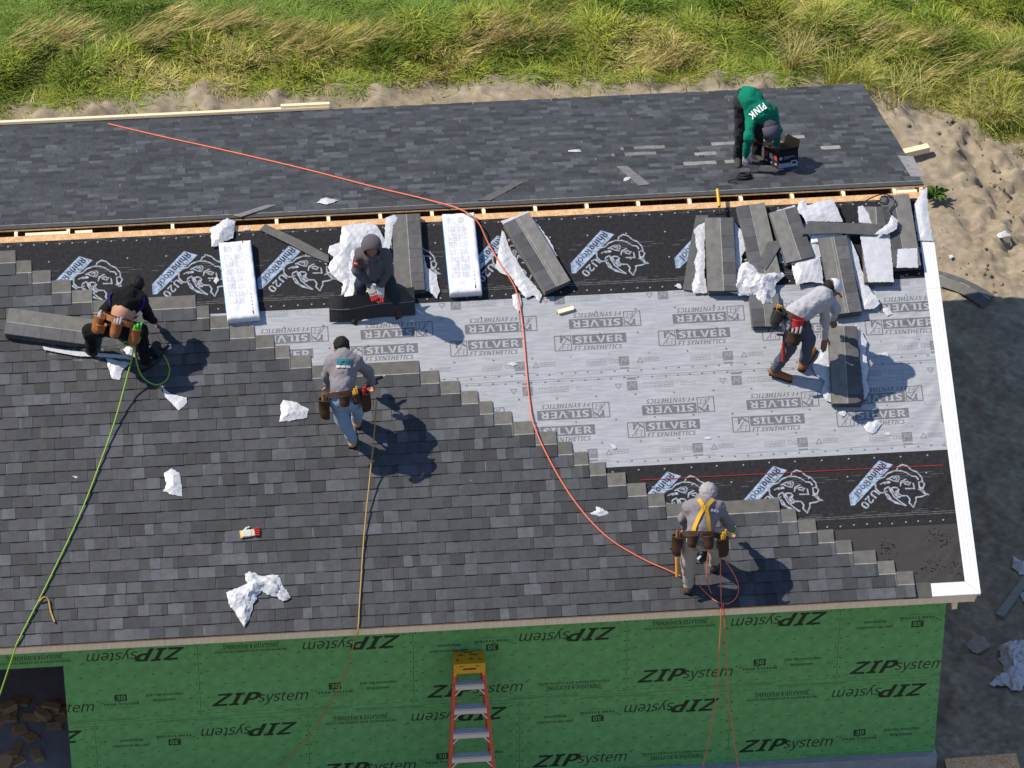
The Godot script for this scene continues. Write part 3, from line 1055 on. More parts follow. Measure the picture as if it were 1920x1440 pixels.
	for i in 16:
		var st := mb()
		var a := i * 2.4
		var l := r.randf_range(0.10, 0.24)
		var dir := Vector3(cos(a), 0, sin(a))
		var sd := Vector3(-dir.z, 0, dir.x) * 0.025
		var t := Color(0.07, 0.135, 0.025) * r.randf_range(0.8, 1.3)
		var p := [Vector3.ZERO, dir * l * 0.4 + Vector3.UP * 0.07, dir * l * 0.8 + Vector3.UP * 0.08, dir * l + Vector3.UP * 0.05]
		quad(st, p[0], p[1] - sd, p[2] - sd * 0.8, p[3], t)
		quad(st, p[0], p[3], p[2] + sd * 0.8, p[1] + sd, t)
		part("leaf", st.commit(), M.tint, w)
	# loose clods of dug soil
	var cs := []
	var cc := []
	for i in 520:
		var x := r.randf_range(0.9, 4.6)
		var z := r.randf_range(-12.4, -8.6)
		if r.randf() > smoothstep(1.2, 2.6, x) + 0.12:
			continue
		if grass_edge(x) - z > 0.1:
			continue
		var s := 0.007 + 0.030 * pow(r.randf(), 3.0)
		cs.append(Transform3D(Basis.from_euler(Vector3(r.randf() * 6, r.randf() * 6, r.randf() * 6)) * Basis.from_scale(Vector3(s, s * 0.8, s * 1.1)), Vector3(x, ground_y(x, z) + s * 0.3, z)))
		cc.append(Color(0.30, 0.235, 0.155) * r.randf_range(0.7, 1.25))
	var sm := SphereMesh.new()
	sm.radial_segments = 8
	sm.rings = 5
	var cst := mb()
	var arr := sm.get_faces()
	for i in range(0, arr.size(), 3):
		var q := []
		for j in 3:
			var v := arr[i + j] * 2.0
			q.append(v * (1.0 + 0.35 * nz.get_noise_3dv(v * 1.7)))
		tri(cst, q[0], q[1], q[2], (q[2] - q[0]).cross(q[1] - q[0]).normalized(), Color.WHITE)
	scatter("soil_clods", "loose clods of dug brown sand beside the gable end", cst.commit(), cs, cc)
	get_child(get_child_count() - 1).material_override = M.ground
	get_child(get_child_count() - 1).set_meta("category", "soil")

# ---------- the house ----------
const HEADLAP := 0.337
const BUTT := 0.021
var shingle_variants := []
var pale_variants := []

func shingle_mesh(w: float, seed_: int, pale := 0.0) -> ArrayMesh:      # right end at x = 0, butt edge at z = 0, headlap towards -z
	var r := RandomNumberGenerator.new()
	r.seed = seed_
	var st := mb()
	var tones := [0.032, 0.040, 0.047, 0.053, 0.060, 0.072, 0.098]
	var lap := Color(0.150, 0.146, 0.132) * r.randf_range(0.80, 1.12)
	var yy := func(t: float, up: float) -> float: return BUTT * (1.0 - t / HEADLAP) + up
	var strip := func(x0: float, x1: float, t0: float, t1: float, up0: float, up1: float, c: Color) -> void:
		var a := Vector3(x0, yy.call(t0, up1), -t0)
		var b := Vector3(x1, yy.call(t0, up1), -t0)
		var d := Vector3(x1, yy.call(t1, up1), -t1)
		var e := Vector3(x0, yy.call(t1, up1), -t1)
		var a2 := Vector3(x0, yy.call(t0, up0), -t0)
		var b2 := Vector3(x1, yy.call(t0, up0), -t0)
		var d2 := Vector3(x1, yy.call(t1, up0), -t1)
		var e2 := Vector3(x0, yy.call(t1, up0), -t1)
		quad(st, a, e, d, b, c)
		quad(st, a2, a, b, b2, c)
		quad(st, b2, b, d, d2, c)
		quad(st, e2, e, a, a2, c)
		quad(st, d2, d, e, e2, c)
	strip.call(-w, 0.0, 0.006, HEADLAP, 0.0, 0.005, lap)
	var x := -w + 0.004
	var tooth := r.randf() < 0.6
	while x < -0.03:
		var l := r.randf_range(0.10, 0.24) if tooth else r.randf_range(0.08, 0.20)
		var x1 := minf(x + l, -0.003)
		var tone: float = tones[r.randi() % 7] * r.randf_range(0.92, 1.08)
		var c := Color(tone * 0.90, tone * 0.99, tone * 1.14)
		if pale > 0.0 and r.randf() < pale:
			c = c.lerp(Color(0.38, 0.38, 0.36), r.randf_range(0.4, 0.9))
		if tooth or r.randf() < 0.35:
			strip.call(x, x1 - 0.002, 0.0, 0.160, 0.0015, 0.0105, c)
		else:
			strip.call(x, x1 - 0.001, 0.003, 0.158, 0.0015, 0.0065, c)
		tooth = not tooth
		x = x1 - 0.0005
		if x1 > -0.004:
			break
	strip.call(-w, 0.0, 0.160, 0.171, 0.005, 0.0062, Color(0.42, 0.415, 0.39))
	st.index()
	return st.commit()

func panel_mesh(rects: Array, x0: float, y0: float, turned: bool) -> ArrayMesh:      # pieces of one 2.44 x 1.22 sheet, front at z = 0
	var st := mb()
	var side := mb()
	for q in rects:
		var a := Vector3(q[0], q[1], 0)
		var b := Vector3(q[2], q[1], 0)
		var c := Vector3(q[2], q[3], 0)
		var d := Vector3(q[0], q[3], 0)
		for v in [a, d, c, a, c, b]:
			var uv := Vector2((v.x - x0) / 2.44, 1.0 - (v.y - y0) / 1.22)
			st.set_normal(Vector3(0, 0, 1))
			st.set_uv(Vector2.ONE - uv if turned else uv)
			st.add_vertex(v)
		var k := Vector3(0, 0, -0.045)
		quad(side, a + k, a, b, b + k)
		quad(side, b + k, b, c, c + k)
		quad(side, c + k, c, d, d + k)
		quad(side, d + k, d, a, a + k)
		quad(side, b + k, c + k, d + k, a + k)
	st.set_material(M.panel)
	var me := st.commit()
	side.set_material(M.wood2)
	side.commit(me)
	return me

func sheet_mesh(s0: float, s1: float, lift: float, x0: float, x1: float, period: float, phase: float, rough_amp: float, seed_: float) -> ArrayMesh:
	var st := mb()
	var nx := int((x1 - x0) / 0.05)
	var ns := int((s1 - s0) / 0.05)
	for j in ns + 1:
		for i in nx + 1:
			var x := lerpf(x0, x1, float(i) / nx)
			var s := lerpf(s0, s1, float(j) / ns)
			var w := nz.get_noise_2d(x * 0.55 + seed_, s * 2.6) * rough_amp
			w += 0.011 * exp(-pow(fposmod(s - s0 - 0.2 + 0.05 * sin(x * 1.3 + seed_), 0.42) / 0.022, 2.0)) * smoothstep(0.0, 0.4, nz.get_noise_2d(x * 0.5 + seed_ * 2.0, seed_))
			var e := smoothstep(-0.9, 0.15, x)
			w += e * 0.024 * absf(nz.get_noise_2d(atan2(s - s1 + 0.1, x - 0.5) * 9.0, seed_))
			w *= smoothstep(0.03, 0.2, s - s0) * smoothstep(0.10, 0.28, s1 - s)
			var p := roof(x, s, lift + maxf(w, -0.002))
			st.set_uv(Vector2((x - phase) / period, 1.0 - (s - s0) / 1.22))
			st.add_vertex(p)
	for j in ns:
		for i in nx:
			var a := j * (nx + 1) + i
			for q in [a, a + nx + 1, a + nx + 2, a, a + nx + 2, a + 1]:
				st.add_index(q)
	st.generate_normals()
	return st.commit()

func build_house() -> void:
	var house := thing("house", "unfinished gabled house with green sheathing and half shingled dark roof", "house")
	var XL := -12.6
	# foundation and floor slab
	var st := mb()
	box(st, at(Vector3(XL * 0.5, 0.13, 0.0)), Vector3(-XL + 0.05, 0.34, 0.16))
	part("foundation", st.commit(), M.concrete, house)
	st = mb()
	box(st, at(Vector3(XL * 0.5 - 0.1, 0.20, -4.5)), Vector3(-XL - 0.2, 0.20, 8.8))
	part("floor_slab", st.commit(), M.concrete, house)
	# front wall: sheathing panels on studs
	var wall := part("front_wall", null, null, house)
	st = mb()
	for i in 30:
		var x := -0.08 - i * 0.4064
		if x > -10.06:
			box(st, at(Vector3(x, 1.55, -0.095)), Vector3(0.038, 2.46, 0.09))
	box(st, at(Vector3(XL * 0.5, 2.78, -0.095)), Vector3(-XL, 0.08, 0.09))
	box(st, at(Vector3(-11.3, 2.585, -0.095)), Vector3(2.45, 0.28, 0.09))
	wall.mesh = st.commit()
	wall.material_override = M.wood2
	var top := [[-1.217, 0.0, true], [-3.657, -1.217, false], [-6.097, -3.657, true], [-8.537, -6.097, false], [-10.977, -8.537, false], [-13.4, -10.977, true]]
	for p in top:
		var x0: float = p[1] - 2.44 if p[1] != 0.0 else -1.217
		var rects := [[p[0] + 0.002, 1.522, p[1] - 0.002, 2.738]]
		if p[0] < -10.5:
			rects = [[maxf(p[0], XL) + 0.002, 2.440, p[1] - 0.002, 2.738]]
			if p[1] > -10.0:
				rects = [[-10.058, 1.522, p[1] - 0.002, 2.4398], [p[0] + 0.002, 2.440, p[1] - 0.002, 2.738]]
		part("sheathing_panel", panel_mesh(rects, x0, 1.52, p[2]), null, wall)
	for p in [[-2.437, 0.0, false], [-4.877, -2.437, true], [-7.317, -4.877, false], [-9.757, -7.317, true], [-10.058, -9.757, false]]:
		part("sheathing_panel", panel_mesh([[p[0] + 0.002, 0.302, p[1] - 0.002, 1.518]], p[1] - 2.44, 0.30, p[2]), null, wall)
	# gable wall, back wall, far side wall
	for gx in [-0.045, XL]:
		st = mb()
		var yb := 0.302
		var pts := [Vector2(-0.05, yb), Vector2(-0.05, 3.02), Vector2(ZR, YR - 0.16), Vector2(-8.95, 3.02), Vector2(-8.95, yb)]
		var c := Vector2(-4.5, 1.5)
		for i in 5:
			var a: Vector2 = pts[i]
			var b: Vector2 = pts[(i + 1) % 5]
			for dx in [0.0, 0.045]:
				tri(st, Vector3(gx + dx, a.y, a.x), Vector3(gx + dx, b.y, b.x), Vector3(gx + dx, c.y, c.x), Vector3(1 if dx > 0 else -1, 0, 0), Color.WHITE)
			quad(st, Vector3(gx, a.y, a.x), Vector3(gx + 0.045, a.y, a.x), Vector3(gx + 0.045, b.y, b.x), Vector3(gx, b.y, b.x))
		part("gable_wall", st.commit(), M.osb, house)
	st = mb()
	box(st, at(Vector3(XL * 0.5, 1.65, -8.975)), Vector3(-XL, 2.7, 0.045))
	part("back_wall", st.commit(), M.osb, house)
	# roof decks
	var deck := part("roof_deck", null, M.osb, house)
	st = mb()
	bar_slab(st, XL - 0.3, 0.285, 0.0, 5.236, false)
	deck.mesh = st.commit()
	var deck2 := part("back_deck", null, M.osb, house)
	st = mb()
	bar_slab(st, XL - 0.3, 0.285, 0.085, LF - 0.01, true)
	deck2.mesh = st.commit()
	# trusses, seen in the ridge gap
	for i in 21:
		var x := -0.064 - i * 0.6085
		st = mb()
		bar(st, roof(x, 0.02, -0.0585), roof(x, LN + 0.01, -0.0585), 0.038, 0.089, Vector3(0, CR, SR))
		bar(st, back_roof(x, 0.012, -0.060), back_roof(x, LF - 0.02, -0.060), 0.038, 0.089, Vector3(0, CR, -SR))
		bar(st, Vector3(x, 2.96, -0.2), Vector3(x, 2.96, -8.9), 0.038, 0.089, Vector3.UP)
		part("truss", st.commit(), M.wood, house)
	for b in [[-10.30, -9.80], [-9.72, -9.52], [-0.04, 0.20]]:
		st = mb()
		box(st, Transform3D(near_basis(), roof((b[0] + b[1]) * 0.5, 5.262, -0.045)), Vector3(b[1] - b[0], 0.075, 0.036))
		part("blocking_board", st.commit(), M.wood, house)
	# eave and rake boards
	var xx := 0.26
	for l in [4.88, 4.27, 3.9]:
		st = mb()
		box(st, at(Vector3(xx - l * 0.5, YE - 0.062, ZE - 0.021)), Vector3(l - 0.004, 0.092, 0.038))
		part("eave_board", st.commit(), M.wood, house)
		xx -= l
	st = mb()
	bar(st, roof(0.262, 0.0, -0.068), roof(0.262, LN - 0.02, -0.068), 0.038, 0.10, Vector3(0, CR, SR))
	part("rake_board", st.commit(), M.wood, house)
	st = mb()
	bar(st, back_roof(0.262, 0.03, -0.068), back_roof(0.262, LF, -0.068), 0.038, 0.10, Vector3(0, CR, -SR))
	part("rake_board", st.commit(), M.wood, house)
	st = mb()
	box(st, at(Vector3(0.045, YE - 0.15, 0.2)), Vector3(0.06, 0.22, 0.09))
	part("lookout_block", st.commit(), M.wood, house)
	st = mb()
	box(st, at(Vector3(XL * 0.5 - 0.1, YR - LF * SR - 0.05, ZR - LF * CR - 0.02)), Vector3(-XL + 0.5, 0.10, 0.038))
	part("eave_board", st.commit(), M.wood, house)
	# roof covering: membrane at the eave, then sheets that lap downwards
	var cover := part("ice_membrane", sheet_mesh(0.0, 1.0, 0.003, -11.6, 0.20, 1.0, 0.0, 0.001, 3.0), M.membrane, house)
	part("black_underlayment", sheet_mesh(0.90, 2.0, 0.006, -11.6, 0.19, 1.22, -0.486 - 0.62, 0.003, 9.0), M.black_sheet, house)
	part("grey_underlayment", sheet_mesh(1.835, 3.05, 0.009, -11.6, 0.19, 1.21, -0.67 - 0.40, 0.003, 15.0), M.silver, house)
	part("grey_underlayment", sheet_mesh(3.00, 4.22, 0.012, -11.6, 0.19, 1.21, -0.21 - 0.40, 0.003, 22.0), M.silver, house)
	part("black_underlayment", sheet_mesh(4.08, 5.15, 0.015, -11.6, 0.19, 1.22, -7.081 - 0.62, 0.003, 31.0), M.black_sheet, house)
	# red snapped line on the lower black sheet
	st = mb()
	var c0 := Vector2(-3.407,1.652)
	var c1 := Vector2(0.192,1.639)
	box(st, Transform3D(near_basis() * Basis(Vector3.UP, -atan2(-(c1.y - c0.y), c1.x - c0.x)), roof((c0.x + c1.x) * 0.5, (c0.y + c1.y) * 0.5, 0.0135)), Vector3(c1.x - c0.x, 0.003, 0.006))
	part("chalk_line", st.commit(), M.red, house)
	# plastic cap nails
	st = mb()
	for row in [[0.94, 0.15, 0.011], [1.56, 0.45, 0.012], [1.78, 0.30, 0.012], [1.90, 0.15, 0.014], [2.16, 0.45, 0.014], [2.45, 0.45, 0.014], [2.76, 0.45, 0.014], [2.98, 0.15, 0.014], [3.07, 0.15, 0.017], [3.28, 0.45, 0.017], [3.56, 0.45, 0.017], [3.86, 0.45, 0.017], [4.13, 0.15, 0.020], [4.52, 0.45, 0.020], [4.86, 0.45, 0.020], [5.10, 0.15, 0.020]]:
		var x := -11.0 + rng.randf() * 0.2
		while x < 0.12:
			var p := roof(x, row[0] + rng.randf_range(-0.008, 0.008), row[2])
			var disc := PackedVector2Array()
			for k in 7:
				disc.append(Vector2(cos(k * TAU / 7), sin(k * TAU / 7)) * 0.011)
			var one := mb()
			slab(one, disc, -0.006, 0.003)
			st.append_from(one.commit(), 0, Transform3D(near_basis(), p))
			x += row[1] + rng.randf_range(-0.012, 0.012)
	var caps := part("cap_nails", st.commit(), M.cap, house)
	caps.set_meta("kind", "stuff")
	# white metal edge trim on the gable and round the corner
	trim_piece(house, 0.0, 3.93)
	trim_piece(house, 3.932, 4.62)
	st = mb()
	slab(st, PackedVector2Array([Vector2(-0.235, -0.16), Vector2(0.155, -0.16), Vector2(0.315, 0.0), Vector2(-0.235, 0.0)]), 0.010, 0.0135)
	box(st, at(Vector3(0.04, -0.006, 0.003)), Vector3(0.55, 0.034, 0.003))
	part("edge_trim", st.commit(), M.trim, house, Transform3D(near_basis(), roof(0, 0, 0.006)))
	# near slope shingles, laid from the left, each course stopping short of the one below
	for i in 14:
		shingle_variants.append(shingle_mesh(1.0, 100 + i))
	for i in 4:
		pale_variants.append(shingle_mesh(1.0, 300 + i, 0.55))
	var ends := [-0.42,-0.62,-0.82,-1.08,-1.27,-1.46,-1.67,-1.85,-3.15,-3.35,-3.57,-3.79,-3.98,-4.15,-4.32,-4.57,-4.81,-5.02,-5.18,-5.38,-5.61,-5.83,-7.07,-7.31,-7.48,-7.70,-7.99,-8.21,-8.36,-9.55,-9.79,-10.02,-10.24,-10.42]
	var total := 0
	for k in ends.size():
		var x: float = ends[k]
		while x > -11.0:
			var mesh: Mesh = shingle_variants[rng.randi() % 14]
			var xf := Transform3D(near_basis(), roof(x, k * EXPO - 0.012 + rng.randf_range(-0.002, 0.002), DECK + rng.randf_range(0.0, 0.0008)))
			part("shingle", mesh, M.shingle, house, xf)
			total += 1
			x -= 1.003
	# starter strip showing at the corner
	st = mb()
	box(st, Transform3D(near_basis(), roof(-0.40, 0.085, 0.008)), Vector3(0.32, 0.006, 0.19), Color(0.085, 0.08, 0.072))
	part("starter_strip", st.commit(), M.shingle, house)
	print("shingles ", total)
	# back slope: finished courses
	st = mb()
	var bb := Basis(Vector3(-1, 0, 0), Vector3(0, CR, -SR), Vector3(0, -SR, -CR))
	var kk := 0
	while LF - kk * EXPO > 0.36:
		var s := LF + 0.015 - kk * EXPO
		var x := 0.30 - (rng.randf() * 0.9 if kk > 0 else 0.0)
		if x < 0.29:
			var first := x + 1.003
			st.append_from(shingle_mesh(first - 0.30, 700 + kk), 0, Transform3D(bb, back_roof(0.30 - (first - 0.30), s, 0.002)))
			x = 0.30 - (first - 0.30)
		while x > -11.6:
			var pale := s > 1.55 and s < 2.6 and x < 0.3 and x > -2.6 and rng.randf() < (0.85 if absf(s - 2.05) < 0.16 else 0.2)
			var mesh: Mesh = pale_variants[rng.randi() % 4] if pale else shingle_variants[rng.randi() % 14]
			st.append_from(mesh, 0, Transform3D(bb, back_roof(x - 1.0, s, 0.002)))
			x -= 1.003
		kk += 1
	var far_s := part("shingle_courses", st.commit(), M.shingle, house)
	far_s.set_meta("kind", "stuff")
	st = mb()
	box(st, Transform3D(far_basis(), back_roof(XL * 0.5, 0.165, 0.016)), Vector3(-XL + 0.6, 0.004, 0.15), Color(0.055, 0.055, 0.058))
	part("ridge_cap_strip", st.commit(), M.shingle, house)
	# grit and crumbs left on the membrane
	var gr := mb()
	for c in [Vector2(-0.672,0.588),Vector2(-0.680,0.675),Vector2(-0.086,0.372),Vector2(0.055,0.277),Vector2(-0.160,0.424),Vector2(0.138,0.206),Vector2(-0.132,0.770),Vector2(-0.046,0.718),Vector2(-0.273,0.343),Vector2(-0.013,0.636),Vector2(0.097,0.375)]:
		for i in 13:
			var p := roof(c.x + rng.randfn(0, 0.05), c.y + rng.randfn(0, 0.035), 0.010)
			var sz := rng.randf_range(0.004, 0.012)
			box(gr, Transform3D(Basis.from_euler(Vector3(rng.randf() * 3, rng.randf() * 3, rng.randf() * 3)), p), Vector3(sz, sz * 0.6, sz * 1.6), Color(0.02, 0.02, 0.022))
	var grit := part("roofing_crumbs", gr.commit(), M.tint, self)
	tag(grit, "dark crumbs of roofing grit scattered on bare black membrane", "debris")
	grit.set_meta("kind", "stuff")

func bar_slab(st: SurfaceTool, x0: float, x1: float, s0: float, s1: float, back: bool) -> void:
	var b := far_basis() if back else near_basis()
	var o := back_roof((x0 + x1) * 0.5, (s0 + s1) * 0.5, -0.007) if back else roof((x0 + x1) * 0.5, (s0 + s1) * 0.5, -0.007)
	box(st, Transform3D(b, o), Vector3(x1 - x0, 0.013, s1 - s0))

func trim_piece(house: Node, s0: float, s1: float) -> void:
	var st := mb()
	var b := s0
	var p := PackedVector2Array([Vector2(0.155, -s0 - (0.16 if s0 < 0.1 else 0.0)), Vector2(0.315, -s0), Vector2(0.315, -s1), Vector2(0.155, -s1)])
	slab(st, p, 0.016, 0.0195)
	for gx in [0.19, 0.235, 0.285]:
		box(st, at(Vector3(gx, 0.0205, -(s0 + s1) * 0.5)), Vector3(0.006, 0.002, s1 - s0 - 0.33))
	box(st, at(Vector3(0.3165, -0.016, -(s0 + s1) * 0.5)), Vector3(0.003, 0.071, s1 - s0))
	part("edge_trim", st.commit(), M.trim, house, Transform3D(near_basis(), roof(0, 0, 0.006)))

# ---------- loose things on the roof and round the house ----------
func span(a: Vector2, b: Vector2, h: float) -> Transform3D:      # a thing that lies from a to b on the near slope, its local -z towards b
	return on_roof((a + b) * 0.5, atan2(-(b.x - a.x), b.y - a.y), h)

func soft_box(w: float, l: float, h: float, amp: float, seed_: float) -> ArrayMesh:      # plastic-wrapped pack: rounded edges, slack film, print on the upper face
	var st := mb()
	var us := [[-0.5, 0.0], [-0.5, 0.55], [-0.497, 0.85], [-0.47, 1.0]]
	var nx := 14
	var nzz := 34
	var xs := []
	for u in us:
		xs.append([u[0] * w, u[1]])
	for i in range(1, nx):
		xs.append([(-0.47 + 0.94 * i / nx) * w, 1.0])
	for i in 4:
		xs.append([-us[3 - i][0] * w, us[3 - i][1]])
	var zs := []
	for u in us:
		zs.append([u[0] * l, u[1]])
	for i in range(1, nzz):
		zs.append([(-0.47 + 0.94 * i / nzz) * l, 1.0])
	for i in 4:
		zs.append([-us[3 - i][0] * l, us[3 - i][1]])
	for q in zs:
		for p in xs:
			var k: float = minf(p[1], q[1])
			var n := nz.get_noise_2d(p[0] * 7.0 + seed_ + q[0] * 2.0, q[0] * 3.0) + 1.3 * absf(nz.get_noise_2d(p[0] * 13.0 - q[0] * 6.0 + seed_ * 2.0, q[0] * 2.5 + p[0] * 2.0)) - 0.4
			var y: float = h * k + amp * n * k
			st.set_uv(Vector2(p[0] / w + 0.5, q[0] / l + 0.5))
			st.add_vertex(Vector3(p[0] * (1.0 + 0.02 * nz.get_noise_2d(q[0] * 5.0, seed_)), y, q[0]))
	var m := xs.size()
	for j in zs.size() - 1:
		for i in m - 1:
			var a := j * m + i
			for v in [a, a + 1, a + m + 1, a, a + m + 1, a + m]:
				st.add_index(v)
	st.generate_normals()
	return st.commit()

func closed_bundle(label: String, a: Vector2, b: Vector2, h := 0.10) -> Node3D:
	var t := thing("shingle_bundle", label, "bundle", span(a, b, DECK), "bundles of shingles on the roof")
	part("wrapper", soft_box(0.375, (b - a).length(), h, 0.011, a.x * 3.0), M.wrapper, t)
	for s in [-0.188, 0.188]:
		var st := mb()
		box(st, at(Vector3(s, h * 0.42, 0.0)), Vector3(0.008, h * 0.42, (b - a).length() * 0.86))
		part("blue_band", st.commit(), M.blue, t)
	return t

func top_shingle(w: float, l: float, y: float, lines: int, tabs_right: bool, seed_: int) -> ArrayMesh:
	var r := RandomNumberGenerator.new()
	r.seed = seed_
	var st := mb()
	var sg := 1.0 if tabs_right else -1.0
	var lap := Color(0.200, 0.197, 0.182) * r.randf_range(0.75, 1.15)
	box(st, at(Vector3(0, y, 0)), Vector3(w, 0.006, l), lap)
	var z := -l * 0.5
	while z < l * 0.5 - 0.01:
		var d := minf(r.randf_range(0.10, 0.24), l * 0.5 - z)
		var v := r.randf_range(0.065, 0.125)
		box(st, at(Vector3(sg * w * 0.27, y + 0.0042, z + d * 0.5)), Vector3(w * 0.44, 0.004, d - 0.003), Color(v, v * 1.03, v * 1.08))
		z += d
	for i in lines:
		box(st, at(Vector3(sg * (0.012 - i * 0.03), y + 0.0042, 0)), Vector3(0.007, 0.003, l * 0.995), Color(0.40, 0.40, 0.385))
	return st.commit()

func open_bundle(label: String, a: Vector2, b: Vector2, n := 6, lines := 1, tabs_right := true, films := [], lift := 0.0) -> Node3D:
	var l := minf((b - a).length(), 1.02)
	var t := thing("shingle_bundle", label, "bundle", span(a, b, DECK + lift), "bundles of shingles on the roof")
	var r := RandomNumberGenerator.new()
	r.seed = int(absf(a.x) * 977.0)
	for i in n:
		var st := mb()
		var v := r.randf_range(0.09, 0.17)
		box(st, at(Vector3(r.randf_range(-0.008, 0.008), 0.007 + i * 0.0135, r.randf_range(-0.012, 0.012)), Basis(Vector3.UP, r.randf_range(-0.012, 0.012))), Vector3(0.337, 0.011, l), Color(v, v, v * 0.97))
		part("shingle", st.commit(), M.shingle, t)
	part("shingle", top_shingle(0.337, l, 0.007 + n * 0.0135, lines, tabs_right, int(absf(a.y) * 811.0)), M.shingle, t)
	var inv := t.transform.affine_inverse()
	var c := 0
	for f in films:      # [outline in roof coordinates, height, amp]
		var ring := PackedVector2Array()
		for v in f[0]:
			var q: Vector3 = inv * roof(v.x, v.y, 0.0)
			ring.append(Vector2(q.x, q.z))
		part("torn_wrapper", film(ring, 0.026, f[2], 0.0, f[1], absf(a.x) + c * 1.3), M.film, t)
		c += 1
	return t

func loose_film(called: String, label: String, ring: Array, amp: float, dome: float, lift := 0.004, cell := 0.02, group := "") -> Node3D:
	var c := centre_of(ring)
	var t := part(called, film(local_poly(ring, c), cell, amp, dome, lift, absf(c.x) * 1.7 + c.y), M.film, self, on_roof(c))
	t.name = numbered(called)
	tag(t, label, "wrapper", group)
	return t

func scrap(label: String, p: Vector2, rx: float, ry: float, turn: float, lift := 0.025, back := false, y := -1.0) -> void:
	var r := RandomNumberGenerator.new()
	r.seed = int(absf(p.x * 131.0) + absf(p.y * 977.0))
	var ring := PackedVector2Array()
	var n := 9
	for i in n:
		var a := TAU * i / n
		var k := r.randf_range(0.55, 1.15)
		ring.append(Vector2(cos(a) * rx, sin(a) * ry).rotated(turn) * k)
	var me := film(ring, maxf(0.012, minf(rx, ry) * 0.22), minf(rx, ry) * 0.55, minf(rx, ry) * 0.35, 0.002, p.x + p.y)
	var xf := on_back(p, 0.0, lift) if back else on_roof(p, 0.0, lift)
	if y > -0.5:
		xf = at(Vector3(p.x, y, p.y))
	var o := part("wrapper_scrap", me, M.film, self, xf)
	o.name = numbered("wrapper_scrap")
	tag(o, label, "scrap", "white wrapper scraps")

func shingle_strip(label: String, ring: Array, lift: float, tone: float, warm := false, back := false, curl := 0.0) -> void:      # a flat or curled strip cut from a shingle
	var c := centre_of(ring)
	var poly := local_poly(ring, c)
	var st := mb()
	var col := Color(tone, tone * 0.985, tone * (0.9 if warm else 1.03)) * 1.5
	if curl == 0.0:
		slab(st, poly, 0.0, 0.006, col)
	else:
		var n := 14
		for i in n:
			var t0 := float(i) / n
			var t1 := float(i + 1) / n
			var q := []
			for t in [t0, t1]:
				var e0: Vector2 = poly[0].lerp(poly[1], t)
				var e1: Vector2 = poly[3].lerp(poly[2], t)
				var y: float = curl * pow(sin(t * PI), 6.0) + 0.3 * curl * t * t
				q.append([Vector3(e0.x, y + curl * 0.5 * pow(sin(t * PI), 8.0), e0.y), Vector3(e1.x, y, e1.y)])
			quad(st, q[0][0], q[1][0], q[1][1], q[0][1], col)
			var d := Vector3(0, -0.006, 0)
			quad(st, q[0][0] + d, q[0][1] + d, q[1][1] + d, q[1][0] + d, col)
			quad(st, q[0][1] + d, q[0][1], q[1][1], q[1][1] + d, col)
	var o := part("shingle_offcut", st.commit(), M.shingle, self, on_back(c, 0.0, lift) if back else on_roof(c, 0.0, lift))
	o.name = numbered("shingle_offcut")
	tag(o, label, "shingle", "loose shingle pieces")

func rope(called: String, label: String, runs: Array, r: float, m: Material) -> void:
	var t := thing(called, label, "rope" if called != "air_hose" else "hose")
	for run in runs:
		var st := mb()
		tube(st, curve(run, 0.05), r, 7)
		part("strand", st.commit(), m, t)

func hammer(label: String, xf: Transform3D, m: Material) -> void:      # head at the origin, handle along +z
	var t := thing("hammer", label, "hammer", xf)
	var st := mb()
	tube(st, [Vector3(0, 0, 0.10), Vector3(0, 0, 0.16), Vector3(0, 0, 0.27), Vector3(0, 0, 0.33)], 0.019, 8)
	part("handle", st.commit(), m, t)
	st = mb()
	tube(st, [Vector3.ZERO, Vector3(0, 0, 0.11)], 0.009, 6)
	tube(st, [Vector3(0.055, 0, 0), Vector3(0.02, 0, 0), Vector3(-0.02, 0, 0)], 0.016, 8)
	bar(st, Vector3(-0.015, 0, 0), Vector3(-0.075, -0.02, 0.0), 0.022, 0.010)
	part("steel_head", st.commit(), M.black, t)

func nail_gun(label: String, xf: Transform3D) -> void:      # nose towards -z, handle towards +x
	var t := thing("nail_gun", label, "nail gun", xf)
	var st := mb()
	tube(st, [Vector3(0, 0.06, 0.09), Vector3(0, 0.06, 0.07), Vector3(0, 0.06, -0.03), Vector3(0, 0.055, -0.06)], 0.042, 12)
	part("body", st.commit(), M.black, t)
	st = mb()
	tube(st, [Vector3(0, 0.06, 0.05), Vector3(0.06, 0.065, 0.06), Vector3(0.15, 0.06, 0.07)], 0.019, 8)
	part("handle", st.commit(), M.rubber, t)
	st = mb()
	tube(st, [Vector3(0.055, 0.02, -0.03), Vector3(0.055, 0.09, -0.03)], 0.055, 14)
	part("magazine", st.commit(), M.black, t)
	st = mb()
	bar(st, Vector3(0, 0.05, -0.05), Vector3(0, 0.02, -0.11), 0.026, 0.03)
	tube(st, [Vector3(0.15, 0.06, 0.07), Vector3(0.18, 0.06, 0.075)], 0.010, 6)
	part("nose", st.commit(), M.metal, t)

